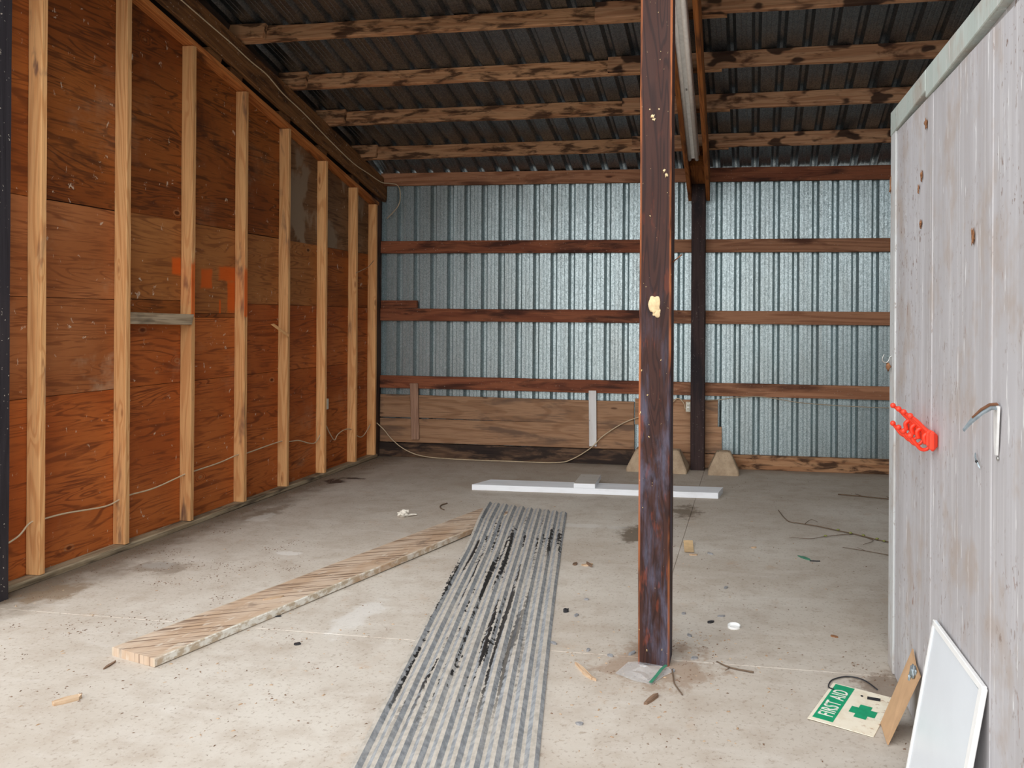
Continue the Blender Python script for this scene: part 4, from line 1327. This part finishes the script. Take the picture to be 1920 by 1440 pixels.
# clear bag caught under the post
bagpts = [(-0.560, 3.29), (-0.520, 3.395), (-0.475, 3.41), (-0.415, 3.392), (-0.345, 3.375), (-0.315, 3.35), (-0.352, 3.30), (-0.395, 3.215), (-0.47, 3.235)]
bm = bmesh.new()
cx_, cy_ = -0.43, 3.32
rings = []
for s in (1.0, 0.75, 0.5, 0.25):
    rings.append([bm.verts.new(((x - cx_) * s, (y - cy_) * s, 0.004 + 0.022 * (1 - s) * (0.6 + mnoise.noise(Vector((x * 22, y * 22, s * 3)))) + (0.006 if y > 3.36 else 0))) for x, y in bagpts])
for a_, b_ in zip(rings, rings[1:]):
    for k in range(len(bagpts)):
        k2 = (k + 1) % len(bagpts)
        bm.faces.new((a_[k], a_[k2], b_[k2], b_[k]))
bm.faces.new(rings[-1])
me = bpy.data.meshes.new('bag')
bm.to_mesh(me)
bm.free()
bag = tag(empty('plastic_bag', (cx_, cy_, 0)), 'clear plastic bag with green seal crumpled at the foot of the front post', 'bag')
link('film', me, M_BAG, bag, WM[bag.name], smooth=False)
strip('seal', [(-0.350, 3.372, 0.020), (-0.365, 3.32, 0.024), (-0.380, 3.27, 0.018), (-0.400, 3.218, 0.010)], [0.007, 0.007, 0.007, 0.007], 0.001, (1, -0.3, 0), M_GLASSG, bag)

# twigs
def twig(label, main, branches, r=0.004, buds=()):
    t = thing('twig', label, 'twig', main[0])
    tube('stem', main, r, M_TWIG, t, 6, 5, r1=r * 0.6)
    for b in branches:
        tube('side_shoot', b, r * 0.6, M_TWIG, t, 5, 4, r1=r * 0.3)
    for p in buds:
        ball('bud', p, 0.010, M_BUD, t, (1.3, 0.8, 0.7), 1, 0.5, p[0] * 30)
    return t
zz = 0.008
twig('long budding twig curving over the floor beside the door',
     [(0.96, 5.53, zz), (0.846, 5.605, zz), (0.718, 5.717, zz), (0.60, 5.80, zz), (0.477, 5.888, zz), (0.36, 5.94, zz), (0.291, 5.975, zz), (0.257, 6.096, zz), (0.221, 6.325, zz)],
     [[(0.718, 5.717, zz), (0.623, 5.671, zz), (0.50, 5.60, zz), (0.413, 5.538, zz), (0.27, 5.538, zz)], [(0.40, 5.93, zz), (0.45, 6.02, zz + .01), (0.50, 6.0, zz)], [(0.80, 5.64, zz), (0.83, 5.56, zz), (0.75, 5.46, zz)]],
     0.0045, [(0.62, 5.78, 0.016), (0.70, 5.71, 0.016), (0.78, 5.665, 0.016), (0.86, 5.59, 0.016), (0.90, 5.55, 0.014), (0.52, 5.61, 0.014)])
twig('thin reddish twig on the floor nearest the door edge', [(0.95, 5.20, 0.006), (0.884, 5.243, 0.006), (0.752, 5.312, 0.006), (0.607, 5.370, 0.006)], [[(0.75, 5.31, 0.006), (0.70, 5.39, 0.006)]], 0.003)
twig('short bent twig in front of the front post', [(-0.325, 3.363, 0.006), (-0.312, 3.29, 0.006), (-0.301, 3.233, 0.006), (-0.261, 3.147, 0.005)], [], 0.004)
twig('dark curled twig on the floor near the crumpled scrap', [(-2.42, 6.06, 0.005), (-2.44, 5.98, 0.006), (-2.41, 5.90, 0.006), (-2.36, 5.85, 0.005)], [], 0.006)
twig('short pale twig on the floor in front of the first aid sign', [(0.02, 3.40, 0.005), (-0.08, 3.43, 0.005), (-0.14, 3.48, 0.005)], [[(-0.08, 3.43, 0.005), (-0.10, 3.40, 0.004)]], 0.004)
twig('thin twig crossing the shadow at the right back floor', [(0.75, 7.0, 0.006), (0.95, 6.95, 0.007), (1.2, 6.88, 0.007), (1.5, 6.85, 0.006)], [[(0.95, 6.95, 0.007), (0.9, 7.05, 0.006)], [(1.2, 6.88, 0.007), (1.15, 6.98, 0.006)]], 0.006)

# ------------------------------------------------------------------ litter nobody could count
def litter(name, label, mat, spots, size, n_each, flatn=0.35):
    V, F = [], []
    rr = random.Random(len(name) * 13)
    for (cx, cy, sx, sy, n) in spots:
        for _ in range(int(n * n_each)):
            x, y = rr.gauss(cx, sx), rr.gauss(cy, sy)
            if y > 7.98 or x < -3.94 or x > 1.6: continue
            if x > 0.59 and y < 3.65: continue
            if abs(x + 0.41) < 0.085 and abs(y - 3.468) < 0.085: continue
            if 0.2 < x < 0.6 and 2.95 < y < 3.38: continue
            if -2.42 < x < -0.2 and 6.55 < y < 6.92: continue
            sx0 = -1.27 - 0.208 * (y - 2.28)
            if y < 5.98 and sx0 - 0.02 < x < sx0 + 0.66: continue
            L = size * rr.uniform(0.4, 1.5)
            w = L * rr.uniform(0.15, 0.6)
            a = rr.uniform(0, 6.28)
            h = w * flatn + 0.0006
            ca, sa = math.cos(a), math.sin(a)
            b = len(V)
            for (u, v, z) in ((-L, -w, 0), (L, -w * .6, 0), (L * .8, w, 0), (-L * .7, w * .8, 0), (0, 0, h * 2)):
                V.append((x + u * ca - v * sa, y + u * sa + v * ca, z + 0.0003))
            F += [(b, b + 1, b + 4), (b + 1, b + 2, b + 4), (b + 2, b + 3, b + 4), (b + 3, b, b + 4), (b + 3, b + 2, b + 1, b)]
    o = link(name, mesh(name, V, F), mat)
    o['kind'] = 'stuff'
    tag(o, label, 'litter')
    return o
plate_line = [(-3.87, 3.7 + 0.25 * k, 0.06, 0.16, 60) for k in range(18)]
plate_line += [(-3.2 + 0.5 * math.sin(k * 2.4), 3.3 + 0.17 * k, 0.06, 0.04, 26) for k in range(11)] + [(-2.7 + 0.9 * math.sin(k * 1.9), 2.75 + 0.09 * k, 0.05, 0.03, 12) for k in range(9)]
litter('dirt_crumbs', 'dark dirt crumbs scattered on the floor along the plate and post', M_DARKCHIP,
       plate_line + [(-0.41, 3.36, 0.14, 0.10, 90), (-0.30, 3.62, 0.12, 0.10, 50), (-3.4, 4.3, 0.15, 0.10, 60), (-3.05, 4.05, 0.09, 0.07, 55), (-3.1, 4.3, 0.10, 0.06, 45), (-2.9, 4.45, 0.10, 0.08, 25),
                     (-3.0, 3.4, 0.15, 0.12, 45), (-2.5, 2.8, 0.5, 0.3, 60), (-1.5, 5, 1.4, 1.2, 130), (0.0, 4.6, 0.6, 0.9, 120), (0.52, 3.45, 0.06, 0.16, 60), (-1.6, 2.9, 0.4, 0.4, 40), (-0.2, 2.9, 0.4, 0.3, 50),
                     (-2.8, 7.6, 0.5, 0.15, 60), (0.3, 7.2, 0.5, 0.4, 60)], 0.0046, 1.0)
litter('wood_shavings', 'pale wood shavings and grit scattered over the floor', M_RAWCHIP,
       [(-1.9, 3.2, 0.35, 0.4, 60), (-0.9, 3.4, 0.3, 0.5, 60), (-0.4, 3.3, 0.25, 0.22, 50), (0.0, 3.2, 0.3, 0.3, 40), (-2.6, 3.9, 0.5, 0.6, 50), (-0.1, 5.0, 0.5, 0.9, 60), (-2.2, 6.2, 0.6, 0.5, 25), (-3.2, 3.4, 0.4, 0.4, 30), (-0.2, 3.7, 0.1, 0.06, 40)], 0.0065, 1.0, 0.3)
